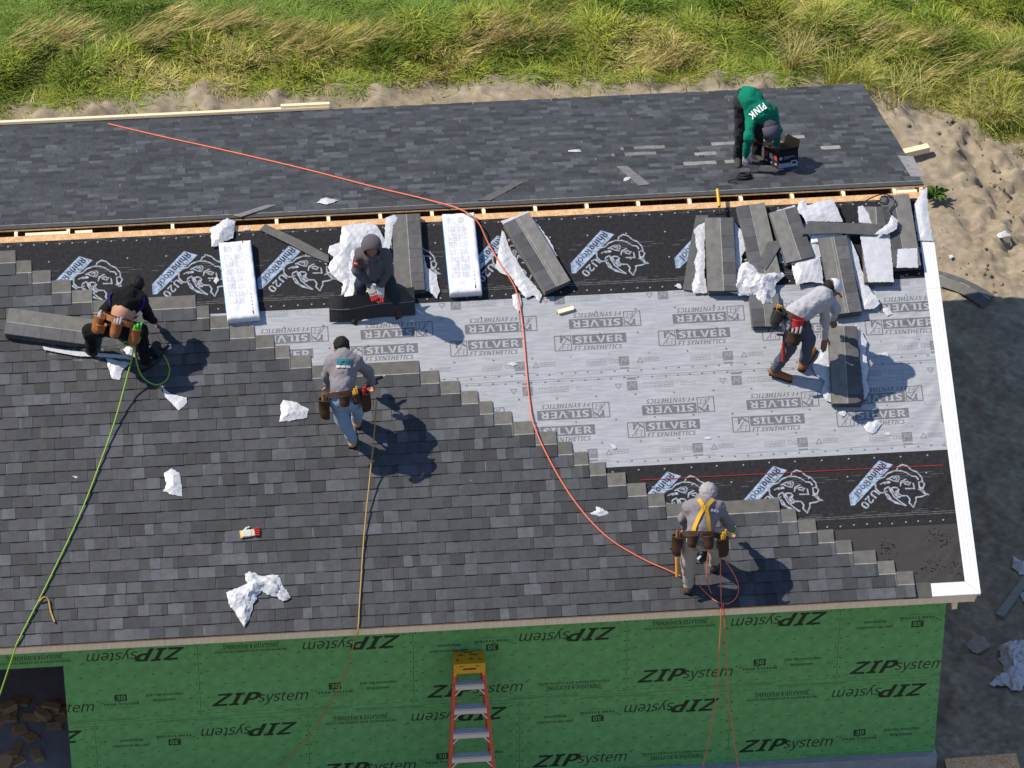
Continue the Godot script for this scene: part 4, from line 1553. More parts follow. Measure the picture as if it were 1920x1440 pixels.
func build_ladder() -> void:
	var top := Vector3(-5.475,2.370,0.153)
	var lean := tan(deg_to_rad(15.0))
	var base := Vector3(top.x, 0.0, top.z + 2.37 * lean)
	var t := thing("stepladder", "orange stepladder with yellow cap leaning on green wall", "ladder", at(base))
	var on := func(x: float, y: float, off := 0.0) -> Vector3: return Vector3(x, y, -y * lean + off)
	var half := func(y: float) -> float: return 0.158 + (2.3 - y) * 0.070
	for s in [-1.0, 1.0]:
		var st := mb()
		bar(st, on.call(s * half.call(0.03), 0.03), on.call(s * half.call(2.28), 2.28), 0.044, 0.075, Vector3(0, 0, 1))
		part("rail", st.commit(), M.orange_rail, t)
		st = mb()
		bar(st, on.call(s * (half.call(0.03) - 0.035), 0.05, -0.09), on.call(s * (half.call(2.25) - 0.03), 2.25, -0.07), 0.024, 0.04, Vector3(0, 0, 1))
		part("rear_rail", st.commit(), M.orange_rail, t)
		st = mb()
		box(st, at(on.call(s * half.call(0.02), 0.02)), Vector3(0.05, 0.04, 0.10))
		part("foot", st.commit(), M.rubber, t)
	var cap := mb()
	var prof := PackedVector2Array([Vector2(-0.178, -0.10), Vector2(0.178, -0.10), Vector2(0.182, 0.085), Vector2(0.17, 0.10), Vector2(-0.17, 0.10), Vector2(-0.182, 0.085)])
	slab(cap, prof, 2.345, 2.37)
	box(cap, at(Vector3(0, 2.28, 0.088)), Vector3(0.362, 0.13, 0.014))
	for s in [-1.0, 1.0]:
		box(cap, at(Vector3(s * 0.174, 2.285, 0.0)), Vector3(0.012, 0.12, 0.18))
		box(cap, at(Vector3(s * 0.165, 2.20, 0.088)), Vector3(0.032, 0.04, 0.013))
	var cp := part("top_cap", cap.commit(), M.yellow, t, at(Vector3(0, 0, -2.36 * lean)))
	var mk := mb()
	for q in [[-0.09, 2.33, 0.05], [0.09, 2.33, 0.05]]:
		box(mk, at(Vector3(q[0], q[1], 0.0956)), Vector3(q[2], 0.008, 0.002))
	box(mk, at(Vector3(0.0, 2.285, 0.0956)), Vector3(0.15, 0.022, 0.002))
	for q in [[-0.09, -0.05, 0.06, 0.012], [0.06, -0.05, 0.09, 0.012], [-0.13, 0.03, 0.03, 0.02], [0.02, 0.02, 0.05, 0.014], [0.12, 0.03, 0.05, 0.012], [0.0, -0.085, 0.10, 0.01]]:
		box(mk, at(Vector3(q[0], 2.3712, q[1])), Vector3(q[2], 0.002, q[3]))
	part("cap_marking", mk.commit(), M.leather_dark, cp)
	for i in 7:
		var y := 2.37 - 0.305 * (i + 1)
		var w: float = half.call(y) * 2.0 - 0.02
		var st := mb()
		box(st, at(on.call(0, y, 0.01)), Vector3(w, 0.022, 0.085))
		box(st, at(on.call(0, y - 0.035, 0.047)), Vector3(w, 0.058, 0.008))
		for k in 3:
			box(st, at(on.call(0, y + 0.0125, -0.015 + k * 0.025)), Vector3(w - 0.01, 0.004, 0.007))
		var stp := part("step", st.commit(), M.metal, t)
		for s in [-1.0, 1.0]:
			var br := mb()
			bar(br, on.call(s * (w * 0.5 - 0.07), y - 0.045, 0.045), on.call(s * (w * 0.5 + 0.004), y - 0.125, 0.045), 0.016, 0.006, Vector3(0, 0, 1))
			part("brace", br.commit(), M.metal, stp)

func carton() -> void:
	var p := Vector2(-1.244,1.275)
	var t := thing("cardboard_box", "open black and white printed cardboard box beside green shirted worker", "box", on_back(p, 0.36, 0.03))
	var w := 0.27
	var d := 0.36
	var h := 0.20
	var black := Color(0.020, 0.020, 0.024)
	var kraft := Color(0.33, 0.19, 0.10)
	for s in [[0, d * 0.5, 0.0], [0, -d * 0.5, PI]]:
		var st := mb()
		box(st, at(Vector3(0, h * 0.5, 0)), Vector3(w, h, 0.006), black)
		box(st, at(Vector3(0, h * 0.16, 0.0042)), Vector3(w * 0.97, h * 0.27, 0.002), Color(0.42, 0.50, 0.60))
		box(st, at(Vector3(w * 0.28, h * 0.24, 0.0055)), Vector3(w * 0.30, h * 0.34, 0.002), Color(0.62, 0.64, 0.66))
		box(st, at(Vector3(w * 0.28, h * 0.27, 0.0068)), Vector3(w * 0.20, h * 0.14, 0.002), Color(0.03, 0.03, 0.03))
		box(st, at(Vector3(-w * 0.38, h * 0.60, 0.0042)), Vector3(w * 0.14, h * 0.17, 0.002), Color(0.6, 0.6, 0.6))
		box(st, at(Vector3(w * 0.05, h * 0.66, 0.0042)), Vector3(w * 0.56, h * 0.06, 0.002), Color(0.30, 0.30, 0.31))
		box(st, at(Vector3(-w * 0.08, h * 0.56, 0.0042)), Vector3(w * 0.30, h * 0.05, 0.002), Color(0.30, 0.30, 0.31))
		box(st, at(Vector3(w * 0.36, h * 0.56, 0.0042)), Vector3(w * 0.16, h * 0.05, 0.002), Color(0.36, 0.05, 0.05))
		box(st, at(Vector3(0, h * 0.5, -0.0042)), Vector3(w * 0.985, h * 0.985, 0.002), kraft)
		part("side_panel", st.commit(), M.tint, t, at(Vector3(s[0], 0, s[1]), Basis(Vector3.UP, s[2])))
	for s in [-1.0, 1.0]:
		var st := mb()
		box(st, at(Vector3(s * w * 0.5, h * 0.5, 0)), Vector3(0.006, h, d - 0.008), black)
		box(st, at(Vector3(s * (w * 0.5 - 0.0042), h * 0.5, 0)), Vector3(0.002, h * 0.985, d - 0.012), kraft)
		for k in 3:
			box(st, at(Vector3(s * (w * 0.5 + 0.0042), h * 0.62, -0.12 + k * 0.12)), Vector3(0.002, h * 0.32, 0.07), [Color(0.55, 0.05, 0.05), Color(0.6, 0.6, 0.6), Color(0.55, 0.06, 0.05)][k])
			box(st, at(Vector3(s * (w * 0.5 + 0.0042), h * 0.22, -0.12 + k * 0.12)), Vector3(0.002, h * 0.12, 0.05), Color(0.45, 0.45, 0.45))
		part("end_panel", st.commit(), M.tint, t)
	var bt := mb()
	box(bt, at(Vector3(0, 0.006, 0)), Vector3(w - 0.01, 0.008, d - 0.012), kraft)
	part("base_panel", bt.commit(), M.tint, t)
	for f in [[Vector3(0, h, d * 0.5), Vector3(0, 0.05, 0.03), w, true], [Vector3(0, h, -d * 0.5), Vector3(0, 0.03, -0.13), w, true], [Vector3(-w * 0.5, h, 0), Vector3(-0.10, 0.07, 0), d, false], [Vector3(w * 0.5, h, 0), Vector3(0.03, 0.12, 0), d, false]]:
		var st := mb()
		var a: Vector3 = f[0]
		var e: Vector3 = a + f[1]
		var sd := Vector3(f[2] * 0.49, 0, 0) if f[3] else Vector3(0, 0, f[2] * 0.49)
		var nn: Vector3 = (e - a).cross(sd).normalized() * 0.002
		var inward := Vector3(-a.x, 0.2, -a.z)
		if nn.dot(inward) < 0.0:
			nn = -nn
		quad(st, a - sd + nn, e - sd + nn, e + sd + nn, a + sd + nn, kraft)
		quad(st, a - sd - nn, e - sd - nn, e + sd - nn, a + sd - nn, black)
		quad(st, e - sd + nn, e - sd - nn, e + sd - nn, e + sd + nn, kraft)
		part("flap", st.commit(), M.tint, t)

func build_things() -> void:
	# --- bundles of shingles, wrapped and opened
	var q: Array
	q = [Vector2(-7.814,3.944),Vector2(-7.869,4.970)]
	closed_bundle("wrapped white bundle beside loose charcoal plank on black underlayment", q[0], q[1])
	q = [Vector2(-5.224,4.133),Vector2(-5.242,5.200)]
	closed_bundle("wrapped white bundle next to the orange hose at ridge", q[0], q[1])
	q = [Vector2(-6.451,4.132),Vector2(-6.418,5.087)]
	closed_bundle("half unwrapped white bundle behind the hooded worker", q[0], q[1], 0.085)
	loose_film("torn_wrapper", "white wrapper thrown open beside the hooded worker", [Vector2(-6.604,5.105),Vector2(-6.302,5.145),Vector2(-6.194,5.082),Vector2(-6.119,4.878),Vector2(-6.128,4.537),Vector2(-6.264,4.758),Vector2(-6.512,4.772),Vector2(-6.574,4.245),Vector2(-6.670,4.201),Vector2(-6.649,4.341),Vector2(-6.789,4.497),Vector2(-6.802,4.590),Vector2(-6.728,4.699),Vector2(-6.786,4.759),Vector2(-6.769,4.850),Vector2(-6.655,4.887)], 0.045, 0.03, 0.075, 0.024)
	q = [Vector2(-5.864,4.205),Vector2(-5.860,5.220)]
	open_bundle("opened dusty dark bundle right of the hooded worker", q[0], q[1], 6, 1, true, [[[Vector2(-6.140,4.751),Vector2(-6.101,5.177),Vector2(-5.997,5.228),Vector2(-5.923,5.210),Vector2(-5.942,5.110),Vector2(-6.008,5.064),Vector2(-6.044,4.888),Vector2(-6.092,4.713)], 0.085, 0.04], [[Vector2(-5.683,4.764),Vector2(-5.654,4.549),Vector2(-5.549,4.437),Vector2(-5.528,4.202),Vector2(-5.558,4.119),Vector2(-5.616,4.179),Vector2(-5.700,4.233)], 0.01, 0.05]])
	q = [Vector2(-4.148,4.135),Vector2(-4.579,5.105)]
	open_bundle("tilted open bundle with long white wrapper flap along the hose", q[0], q[1], 7, 2, false, [[[Vector2(-4.741,4.996),Vector2(-4.656,4.706),Vector2(-4.513,4.378),Vector2(-4.335,4.099),Vector2(-4.385,4.010),Vector2(-4.441,4.091),Vector2(-4.537,4.061),Vector2(-4.591,4.170),Vector2(-4.683,4.352),Vector2(-4.761,4.392),Vector2(-4.860,4.490),Vector2(-4.806,4.714)], 0.012, 0.05], [[Vector2(-4.757,5.058),Vector2(-4.422,5.183),Vector2(-4.401,5.131),Vector2(-4.718,4.999)], 0.09, 0.012], [[Vector2(-4.363,5.107),Vector2(-4.198,4.811),Vector2(-4.116,4.593),Vector2(-4.154,4.581),Vector2(-4.264,4.779),Vector2(-4.385,5.072)], 0.03, 0.03]])
	q = [Vector2(-2.241,3.984),Vector2(-2.192,4.957)]
	open_bundle("open bundle with yellow hammer on its upper end", q[0], q[1], 7, 1, true, [[[Vector2(-2.318,4.986),Vector2(-2.419,4.920),Vector2(-2.501,4.853),Vector2(-2.483,4.709),Vector2(-2.477,4.566),Vector2(-2.528,4.426),Vector2(-2.529,4.284),Vector2(-2.583,4.110),Vector2(-2.580,4.004),Vector2(-2.423,4.009),Vector2(-2.416,4.349),Vector2(-2.377,4.703)], 0.02, 0.05], [[Vector2(-2.034,4.992),Vector2(-1.938,4.821),Vector2(-1.853,4.659),Vector2(-1.899,4.569),Vector2(-1.972,4.466),Vector2(-1.981,4.253),Vector2(-2.059,4.222),Vector2(-2.033,4.612)], 0.03, 0.05]])
	shingle_strip("long narrow shingle leaning left of the hammer bundle", [Vector2(-2.449,5.053),Vector2(-2.304,5.045),Vector2(-2.418,4.508),Vector2(-2.500,4.030),Vector2(-2.696,4.076),Vector2(-2.574,4.588)], 0.03, 0.075)
	q = [Vector2(-1.706,4.145),Vector2(-1.803,5.129)]
	open_bundle("open bundle between the hammer bundle and folded shingle", q[0], q[1], 5, 1, false)
	q = [Vector2(-1.297,4.349),Vector2(-1.429,5.029)]
	open_bundle("open bundle with pale weathered top and folded shingle below", q[0], q[1], 6, 1, true, [[[Vector2(-1.546,4.948),Vector2(-1.498,5.046),Vector2(-1.277,5.106),Vector2(-1.268,5.077),Vector2(-1.476,5.016),Vector2(-1.503,4.874),Vector2(-1.475,4.657),Vector2(-1.525,4.660)], 0.05, 0.02]])
	shingle_strip("folded dark shingle forming a tent over printed black sheet", [Vector2(-1.802,4.313),Vector2(-1.647,4.611),Vector2(-1.443,4.635),Vector2(-1.709,4.244)], 0.10, 0.072)
	shingle_strip("short broken shingle below the folded one", [Vector2(-1.460,4.593),Vector2(-1.268,4.383),Vector2(-1.391,4.290),Vector2(-1.523,4.475)], 0.09, 0.072)
	q = [Vector2(-0.944,4.600),Vector2(-1.001,5.077)]
	closed_bundle("short wrapped end of bundle under the loose crosswise strip", q[0], q[1], 0.07)
	loose_film("torn_wrapper", "white wrapper peeled back at ridge above the crosswise strip", [Vector2(-1.273,5.005),Vector2(-1.235,5.126),Vector2(-1.175,5.158),Vector2(-1.134,5.070),Vector2(-1.041,5.108),Vector2(-0.823,5.139),Vector2(-0.777,4.985),Vector2(-0.742,4.832),Vector2(-1.181,4.857),Vector2(-1.205,4.937)], 0.03, 0.02, 0.085, 0.022)
	q = [Vector2(-0.814,3.592),Vector2(-0.888,4.647)]
	open_bundle("open bundle with two pale lines above the capped worker", q[0], q[1], 7, 2, true, [[[Vector2(-0.715,4.686),Vector2(-0.643,4.539),Vector2(-0.609,4.394),Vector2(-0.573,4.143),Vector2(-0.509,3.927),Vector2(-0.423,3.801),Vector2(-0.417,3.745),Vector2(-0.499,3.679),Vector2(-0.625,3.672),Vector2(-0.632,3.898),Vector2(-0.682,4.185),Vector2(-0.729,4.330)], 0.04, 0.05], [[Vector2(-1.208,4.557),Vector2(-1.109,4.665),Vector2(-1.049,4.633),Vector2(-1.035,4.404),Vector2(-1.112,4.394),Vector2(-1.193,4.456)], 0.03, 0.04]])
	loose_film("torn_wrapper", "crumpled white wrapper patch left of the two lined bundle", [Vector2(-1.403,4.337),Vector2(-1.293,4.374),Vector2(-1.176,4.410),Vector2(-1.053,4.381),Vector2(-1.051,4.047),Vector2(-1.199,4.070),Vector2(-1.365,4.037),Vector2(-1.389,4.173)], 0.04, 0.03, 0.05, 0.022)
	q = [Vector2(-0.406,4.000),Vector2(-0.344,5.011)]
	open_bundle("half wrapped white bundle under end of the crosswise strip", q[0], q[1], 6, 1, true, [[[Vector2(-0.556,4.635),Vector2(-0.210,4.630),Vector2(-0.231,3.990),Vector2(-0.531,4.007),Vector2(-0.549,4.292)], 0.095, 0.014], [[Vector2(-0.195,4.714),Vector2(-0.134,4.582),Vector2(-0.133,4.367),Vector2(-0.174,4.227),Vector2(-0.216,4.194)], 0.03, 0.05], [[Vector2(-0.545,5.022),Vector2(-0.481,5.033),Vector2(-0.420,4.893),Vector2(-0.407,4.784),Vector2(-0.556,4.807)], 0.092, 0.012]])
	q = [Vector2(-0.058,4.193),Vector2(-0.087,5.155)]
	open_bundle("dark open bundle at gable end with wrapped lower end", q[0], q[1], 6, 1, false, [[[Vector2(-0.138,4.426),Vector2(0.089,4.427),Vector2(0.071,4.164),Vector2(-0.179,4.178)], 0.095, 0.018]])
	shingle_strip("charcoal strip lying crosswise over the right hand bundles", [Vector2(-1.261,4.674),Vector2(-1.142,4.846),Vector2(-0.875,4.810),Vector2(-0.276,4.747),Vector2(-0.322,4.678),Vector2(-0.392,4.611),Vector2(-0.827,4.664)], 0.135, 0.062)
	loose_film("torn_wrapper", "white film caught over the crosswise strip end", [Vector2(-0.395,4.607),Vector2(-0.229,4.741),Vector2(-0.166,4.852),Vector2(-0.099,4.776),Vector2(-0.130,4.663),Vector2(-0.244,4.605)], 0.03, 0.03, 0.145, 0.02)
	loose_film("torn_wrapper", "white wrapper draped over upper gable trim", [Vector2(0.137,5.052),Vector2(0.247,5.234),Vector2(0.315,5.274),Vector2(0.287,4.928),Vector2(0.307,4.553),Vector2(0.131,4.563),Vector2(0.120,4.794)], 0.03, 0.02, 0.02, 0.024)
	loose_film("torn_wrapper", "big crumpled wrapper heap between hammer bundle and capped worker", [Vector2(-2.183,3.985),Vector2(-2.104,4.164),Vector2(-1.965,4.369),Vector2(-1.860,4.349),Vector2(-1.747,4.229),Vector2(-1.535,4.210),Vector2(-1.509,4.158),Vector2(-1.599,4.079),Vector2(-1.676,3.814),Vector2(-1.789,3.807),Vector2(-1.900,3.940),Vector2(-2.063,3.942)], 0.10, 0.06, 0.05, 0.024)
	q = [Vector2(-1.769,3.510),Vector2(-1.764,3.932)]
	open_bundle("short dark shingle stack under the big wrapper heap", q[0], q[1], 4, 1, false)
	q = [Vector2(-0.950,2.444),Vector2(-0.892,3.449)]
	open_bundle("open bundle the capped worker reaches for on grey sheet", q[0], q[1], 6, 1, true, [[[Vector2(-1.069,3.300),Vector2(-1.080,3.022),Vector2(-1.111,2.503),Vector2(-1.181,2.542),Vector2(-1.219,2.648),Vector2(-1.168,2.783),Vector2(-1.268,2.893),Vector2(-1.294,2.999),Vector2(-1.209,3.099),Vector2(-1.153,3.270)], 0.012, 0.05], [[Vector2(-0.732,3.495),Vector2(-0.679,3.408),Vector2(-0.620,3.264),Vector2(-0.664,3.092),Vector2(-0.633,2.916),Vector2(-0.690,2.745),Vector2(-0.668,2.605),Vector2(-0.741,2.506),Vector2(-0.728,2.852),Vector2(-0.727,3.200),Vector2(-0.837,3.221)], 0.03, 0.05]])
	q = [Vector2(-9.542,3.844),Vector2(-10.540,4.054)]
	open_bundle("grey stack of shingles beside the tan belted worker", q[0], q[1], 7, 1, false, [], 0.02)
	q = [Vector2(-9.131,3.649),Vector2(-10.066,3.730)]
	open_bundle("lower dark shingles under the grey stack", q[0], q[1], 1, 0, true)
	shingle_strip("plain charcoal plank of shingle resting on ridge sheathing", [Vector2(-7.569,5.144),Vector2(-7.503,5.219),Vector2(-7.122,4.991),Vector2(-6.786,4.758),Vector2(-6.792,4.659),Vector2(-6.949,4.739),Vector2(-7.249,4.941)], 0.035, 0.085, true)
	# --- larger film pieces
	loose_film("torn_wrapper", "white wrapper with blue stripe at ridge above wrapped bundle", [Vector2(-8.146,5.191),Vector2(-7.953,5.316),Vector2(-7.849,5.274),Vector2(-7.879,5.034),Vector2(-7.986,5.011),Vector2(-8.020,4.956),Vector2(-8.145,4.942)], 0.06, 0.05, 0.02, 0.022)
	loose_film("torn_wrapper", "large torn white wrapper on lower shingles near the eave", [Vector2(-8.176,0.503),Vector2(-8.055,0.542),Vector2(-7.950,0.601),Vector2(-7.968,0.722),Vector2(-7.906,0.764),Vector2(-7.778,0.677),Vector2(-7.597,0.686),Vector2(-7.510,0.522),Vector2(-7.462,0.414),Vector2(-7.555,0.353),Vector2(-7.729,0.456),Vector2(-7.811,0.501),Vector2(-7.866,0.352),Vector2(-7.922,0.204),Vector2(-8.000,0.078),Vector2(-8.056,0.147),Vector2(-8.098,0.267),Vector2(-8.154,0.337)], 0.10, 0.05, 0.03, 0.024)
	loose_film("torn_wrapper", "square white wrapper scrap on shingles left of grey shirted worker", [Vector2(-7.449,2.817),Vector2(-7.408,2.897),Vector2(-7.263,2.855),Vector2(-7.122,2.757),Vector2(-7.153,2.642),Vector2(-7.300,2.623),Vector2(-7.466,2.606)], 0.05, 0.03, 0.03)
	loose_film("torn_wrapper", "upright white wrapper scrap on shingles below the green rope loop", [Vector2(-8.813,2.044),Vector2(-8.726,2.087),Vector2(-8.643,2.034),Vector2(-8.614,1.864),Vector2(-8.620,1.736),Vector2(-8.740,1.756),Vector2(-8.841,1.809),Vector2(-8.795,1.894)], 0.05, 0.03, 0.03)
	loose_film("torn_wrapper", "thin white wrapper strip under the grey shingle stack", [Vector2(-10.142,3.740),Vector2(-10.045,3.707),Vector2(-9.886,3.670),Vector2(-9.594,3.625),Vector2(-9.167,3.566),Vector2(-9.108,3.500),Vector2(-9.321,3.540),Vector2(-9.718,3.584),Vector2(-9.912,3.630),Vector2(-10.119,3.690)], 0.015, 0.0, 0.05, 0.015)
	loose_film("torn_wrapper", "pointed white wrapper hanging below the tan belted worker", [Vector2(-9.424,3.560),Vector2(-9.279,3.510),Vector2(-9.146,3.474),Vector2(-9.235,3.383),Vector2(-9.264,3.253),Vector2(-9.361,3.279),Vector2(-9.393,3.413)], 0.04, 0.02, 0.03)
	loose_film("torn_wrapper", "white wrapper piece lying in shadow of tan belted worker", [Vector2(-8.797,3.150),Vector2(-8.698,3.048),Vector2(-8.517,2.982),Vector2(-8.520,2.914),Vector2(-8.609,2.830),Vector2(-8.691,2.924),Vector2(-8.760,3.010)], 0.03, 0.02, 0.03)
	loose_film("torn_wrapper", "white wrapper tuft between boots of tan belted worker", [Vector2(-9.225,3.646),Vector2(-9.124,3.723),Vector2(-9.077,3.672),Vector2(-9.070,3.526),Vector2(-9.167,3.559)], 0.05, 0.03, 0.04)
	loose_film("torn_wrapper", "white wrapper tail under the hose on grey sheet", [Vector2(-4.687,4.121),Vector2(-4.611,4.138),Vector2(-4.583,4.009),Vector2(-4.603,3.912),Vector2(-4.630,3.885),Vector2(-4.686,3.973)], 0.04, 0.03, 0.014)
	# --- small scraps
	for s in [["small white scrap left of green rope on shingles", Vector2(-9.823,2.049), 0.055, 0.06, 0.3, 0.035], ["tiny white scrap in the middle of the shingles", Vector2(-5.330,1.738), 0.035, 0.04, 0.0, 0.035], ["white scrap beside the lower bend of the hose", Vector2(-3.899,1.255), 0.11, 0.08, 0.2, 0.035],
			["white scrap in shadow of grey shirted worker", Vector2(-6.277,2.263), 0.03, 0.06, -0.4, 0.035], ["thin white scrap with a tail right of hose on grey sheet", Vector2(-4.755,3.221), 0.07, 0.025, 0.1, 0.014], ["white sliver beside shingle held by hooded worker", Vector2(-5.785,3.972), 0.09, 0.02, 0.8, 0.016],
			["small white sliver under the hooded worker's shadow", Vector2(-5.873,3.851), 0.05, 0.018, 0.0, 0.016], ["rounded white scrap on lower grey sheet above black strip", Vector2(-2.583,2.143), 0.05, 0.025, 0.0, 0.013], ["ragged white scrap below the reached for bundle", Vector2(-0.675,2.162), 0.09, 0.11, 0.5, 0.013],
			["small white scrap right of the ragged one", Vector2(-0.505,2.077), 0.04, 0.025, 0.1, 0.013], ["ragged white scrap right of two lined bundle", Vector2(-0.340,3.654), 0.06, 0.08, -0.3, 0.016], ["flat white scrap in shadow of the capped worker", Vector2(-0.440,3.098), 0.06, 0.035, 0.1, 0.016],
			["white scrap at foot of the reached for bundle", Vector2(-1.011,2.368), 0.05, 0.05, 0.9, 0.013], ["white crumb on ridge sheathing beside plank", Vector2(-7.730,5.181), 0.04, 0.03, 0.0, 0.01], ["white drop shaped scrap left of wrapped bundle", Vector2(-8.104,4.513), 0.03, 0.05, 0.2, 0.02], ["white scrap on approvals mark of lower grey sheet", Vector2(-3.675,2.097), 0.04, 0.03, 0.6, 0.013], ["white tail left of the narrow leaning shingle", Vector2(-2.739,4.130), 0.05, 0.03, 0.5, 0.02]]:
		scrap(s[0], s[1], s[2], s[3], s[4], s[5])
	for s in [["long white scrap on back slope near ridge", Vector2(-6.766,0.544), 0.13, 0.14, 0.0], ["small white scrap high on back slope left of box", Vector2(-3.633,2.338), 0.09, 0.07, 0.0], ["white scrap on the pale strip of back slope", Vector2(-3.153,0.914), 0.05, 0.10, 0.4]]:
		scrap(s[0], s[1], s[2], s[3], s[4], 0.03, true)
	# --- shingle pieces on the back slope
	shingle_strip("narrow shingle strip on back slope above striped wrapper", [Vector2(-7.865,0.155),Vector2(-7.466,0.555),Vector2(-7.340,0.531),Vector2(-7.779,0.069)], 0.03, 0.14, false, true)
	shingle_strip("curled black shingle piece under the hose on back slope", [Vector2(-6.183,0.967),Vector2(-5.813,0.752),Vector2(-5.556,0.801),Vector2(-5.668,0.509),Vector2(-5.951,0.537)], 0.03, 0.030, false, true, 0.0)
	shingle_strip("dark strip on back slope between hose and scrap", [Vector2(-4.985,0.310),Vector2(-4.466,1.062),Vector2(-4.381,0.997),Vector2(-4.831,0.258)], 0.03, 0.075, false, true)
	shingle_strip("pale strip with scrap on back slope", [Vector2(-3.215,1.522),Vector2(-3.085,1.523),Vector2(-2.902,0.622),Vector2(-3.038,0.599)], 0.03, 0.13, false, true)
	shingle_strip("pale flashing piece at gable edge of back slope", [Vector2(0.193,1.382),Vector2(0.366,1.324),Vector2(0.331,0.383),Vector2(0.195,0.409)], 0.03, 0.20, false, true)
	# --- ropes and hose
	var hose := [Vector3(-9.352,3.296,-8.997), Vector3(-8.703,3.582,-8.309), Vector3(-8.048,3.854,-7.657), Vector3(-7.031,4.294,-6.600), Vector3(-6.176,4.724,-5.595), Vector3(-5.581,5.014,-4.926), Vector3(-5.222,5.198,-4.477), Vector3(-5.027,5.123,-4.324), Vector3(-4.918,4.961,-4.118), Vector3(-4.796,4.849,-3.849), Vector3(-4.689,4.772,-3.638), Vector3(-4.627,4.683,-3.476), Vector3(-4.594,4.508,-3.120), Vector3(-4.594,4.293,-2.605), Vector3(-4.588,4.110,-2.153), Vector3(-4.558,4.018,-1.854), Vector3(-4.374,3.813,-1.357), Vector3(-4.139,3.626,-0.908), Vector3(-3.839,3.469,-0.532), Vector3(-3.469,3.358,-0.265), Vector3(-3.210,3.301,-0.128), Vector3(-3.061,3.268,-0.044)]
	rope("air_hose", "long orange air hose running from back eave to suspendered worker", [hose], 0.0085, M.hose)
	rope("safety_rope", "bright green rope from tan belted worker over the eave", [[Vector3(-9.071,4.832,-2.793), Vector3(-9.118,4.669,-2.688), Vector3(-9.199,4.455,-2.540), Vector3(-9.347,4.188,-2.159), Vector3(-9.517,3.982,-1.741), Vector3(-9.782,3.717,-1.119), Vector3(-10.116,3.443,-0.462), Vector3(-10.451,3.186,0.157), Vector3(-10.539,3.118,0.321), Vector3(-10.561,3.061,0.345), Vector3(-10.746,2.589,0.500), Vector3(-10.976,2.011,0.700)], [Vector3(-9.079,4.797,-2.788), Vector3(-9.067,4.581,-2.712), Vector3(-9.004,4.412,-2.643), Vector3(-8.862,4.321,-2.607), Vector3(-8.738,4.342,-2.657), Vector3(-8.695,4.397,-2.789), Vector3(-8.749,4.469,-2.937), Vector3(-8.796,4.491,-2.990)], [Vector3(-9.015,4.848,-2.807), Vector3(-9.091,4.818,-2.735), Vector3(-9.201,4.797,-2.788), Vector3(-9.175,4.827,-2.808), Vector3(-9.090,4.843,-2.743), Vector3(-9.002,4.873,-2.815), Vector3(-9.042,4.828,-2.758)]], 0.009, M.green_rope)
	rope("safety_rope", "thin tan rope from grey shirted worker down to the wall", [[Vector3(-6.360,4.440,-1.982), Vector3(-6.415,4.175,-1.660), Vector3(-6.491,3.866,-1.282), Vector3(-6.590,3.562,-0.721), Vector3(-6.686,3.249,-0.000), Vector3(-6.725,3.114,0.326), Vector3(-6.739,3.035,0.345), Vector3(-6.829,2.637,0.300), Vector3(-6.931,2.153,0.220), Vector3(-7.261,1.338,0.120), Vector3(-7.694,0.651,0.060)]], 0.008, M.tan_rope)
	rope("safety_rope", "thin red rope hanging in two lines from suspendered worker", [[Vector3(-2.624,3.635,0.001), Vector3(-2.628,3.409,0.100), Vector3(-2.630,3.152,0.237), Vector3(-2.630,3.126,0.297), Vector3(-2.641,3.069,0.350), Vector3(-2.649,2.683,0.420), Vector3(-2.681,1.843,0.500), Vector3(-2.771,1.182,0.600), Vector3(-2.857,0.772,0.700)], [Vector3(-2.758,3.628,-0.035), Vector3(-2.775,3.388,0.021), Vector3(-2.759,3.216,0.083), Vector3(-2.732,3.178,0.168)], [Vector3(-2.862,3.218,0.078), Vector3(-2.786,3.176,0.171), Vector3(-2.676,3.133,0.275), Vector3(-2.558,3.123,0.300), Vector3(-2.461,3.148,0.238), Vector3(-2.420,3.196,0.133), Vector3(-2.454,3.296,0.035), Vector3(-2.563,3.489,-0.012)], [Vector3(-2.623,3.131,0.285), Vector3(-2.611,3.075,0.350), Vector3(-2.576,2.576,0.400), Vector3(-2.531,1.812,0.480), Vector3(-2.447,1.137,0.580), Vector3(-2.380,0.694,0.660)]], 0.0065, M.hose)
	rope("cable_loop", "black cable looped over the dark bundle at gable end", [[Vector3(-0.438,5.124,-4.354), Vector3(-0.333,5.151,-4.392), Vector3(-0.237,5.167,-4.405), Vector3(-0.157,5.160,-4.387), Vector3(-0.102,5.131,-4.318), Vector3(-0.121,5.097,-4.261), Vector3(-0.178,5.076,-4.211), Vector3(-0.159,5.053,-4.157)], [Vector3(-0.291,5.123,-4.323), Vector3(-0.218,5.113,-4.300), Vector3(-0.185,5.137,-4.358), Vector3(-0.218,5.154,-4.400)]], 0.007, M.rubber)
	# --- tools and small things
	hammer("yellow handled hammer lying on open bundle by the ridge", Transform3D(near_basis() * Basis(Vector3.UP, PI), roof(Vector2(-2.177,5.003).x, Vector2(-2.177,5.003).y, 0.135)), M.yellow)
	carton()
	var tr := thing("tape_coil", "black coil of flashing tape on the back slope", "tape", on_back(Vector2(-1.761,0.702), 0.0, 0.03))
	var st := mb()
	for k in 2:
		var ring := []
		for i in 15:
			ring.append(Vector3(cos(i * TAU / 14) * (0.075 - 0.012 * k), 0.02 + 0.028 * k, sin(i * TAU / 14) * (0.075 - 0.012 * k)))
		tube(st, ring, 0.020, 8)
	part("coil", st.commit(), M.rubber, tr)
	st = mb()
	tube(st, curve([Vector3(-0.06, 0.015, 0.04), Vector3(-0.14, 0.02, 0.10), Vector3(-0.22, 0.012, 0.16), Vector3(-0.12, 0.015, 0.24)], 0.03), 0.007, 6)
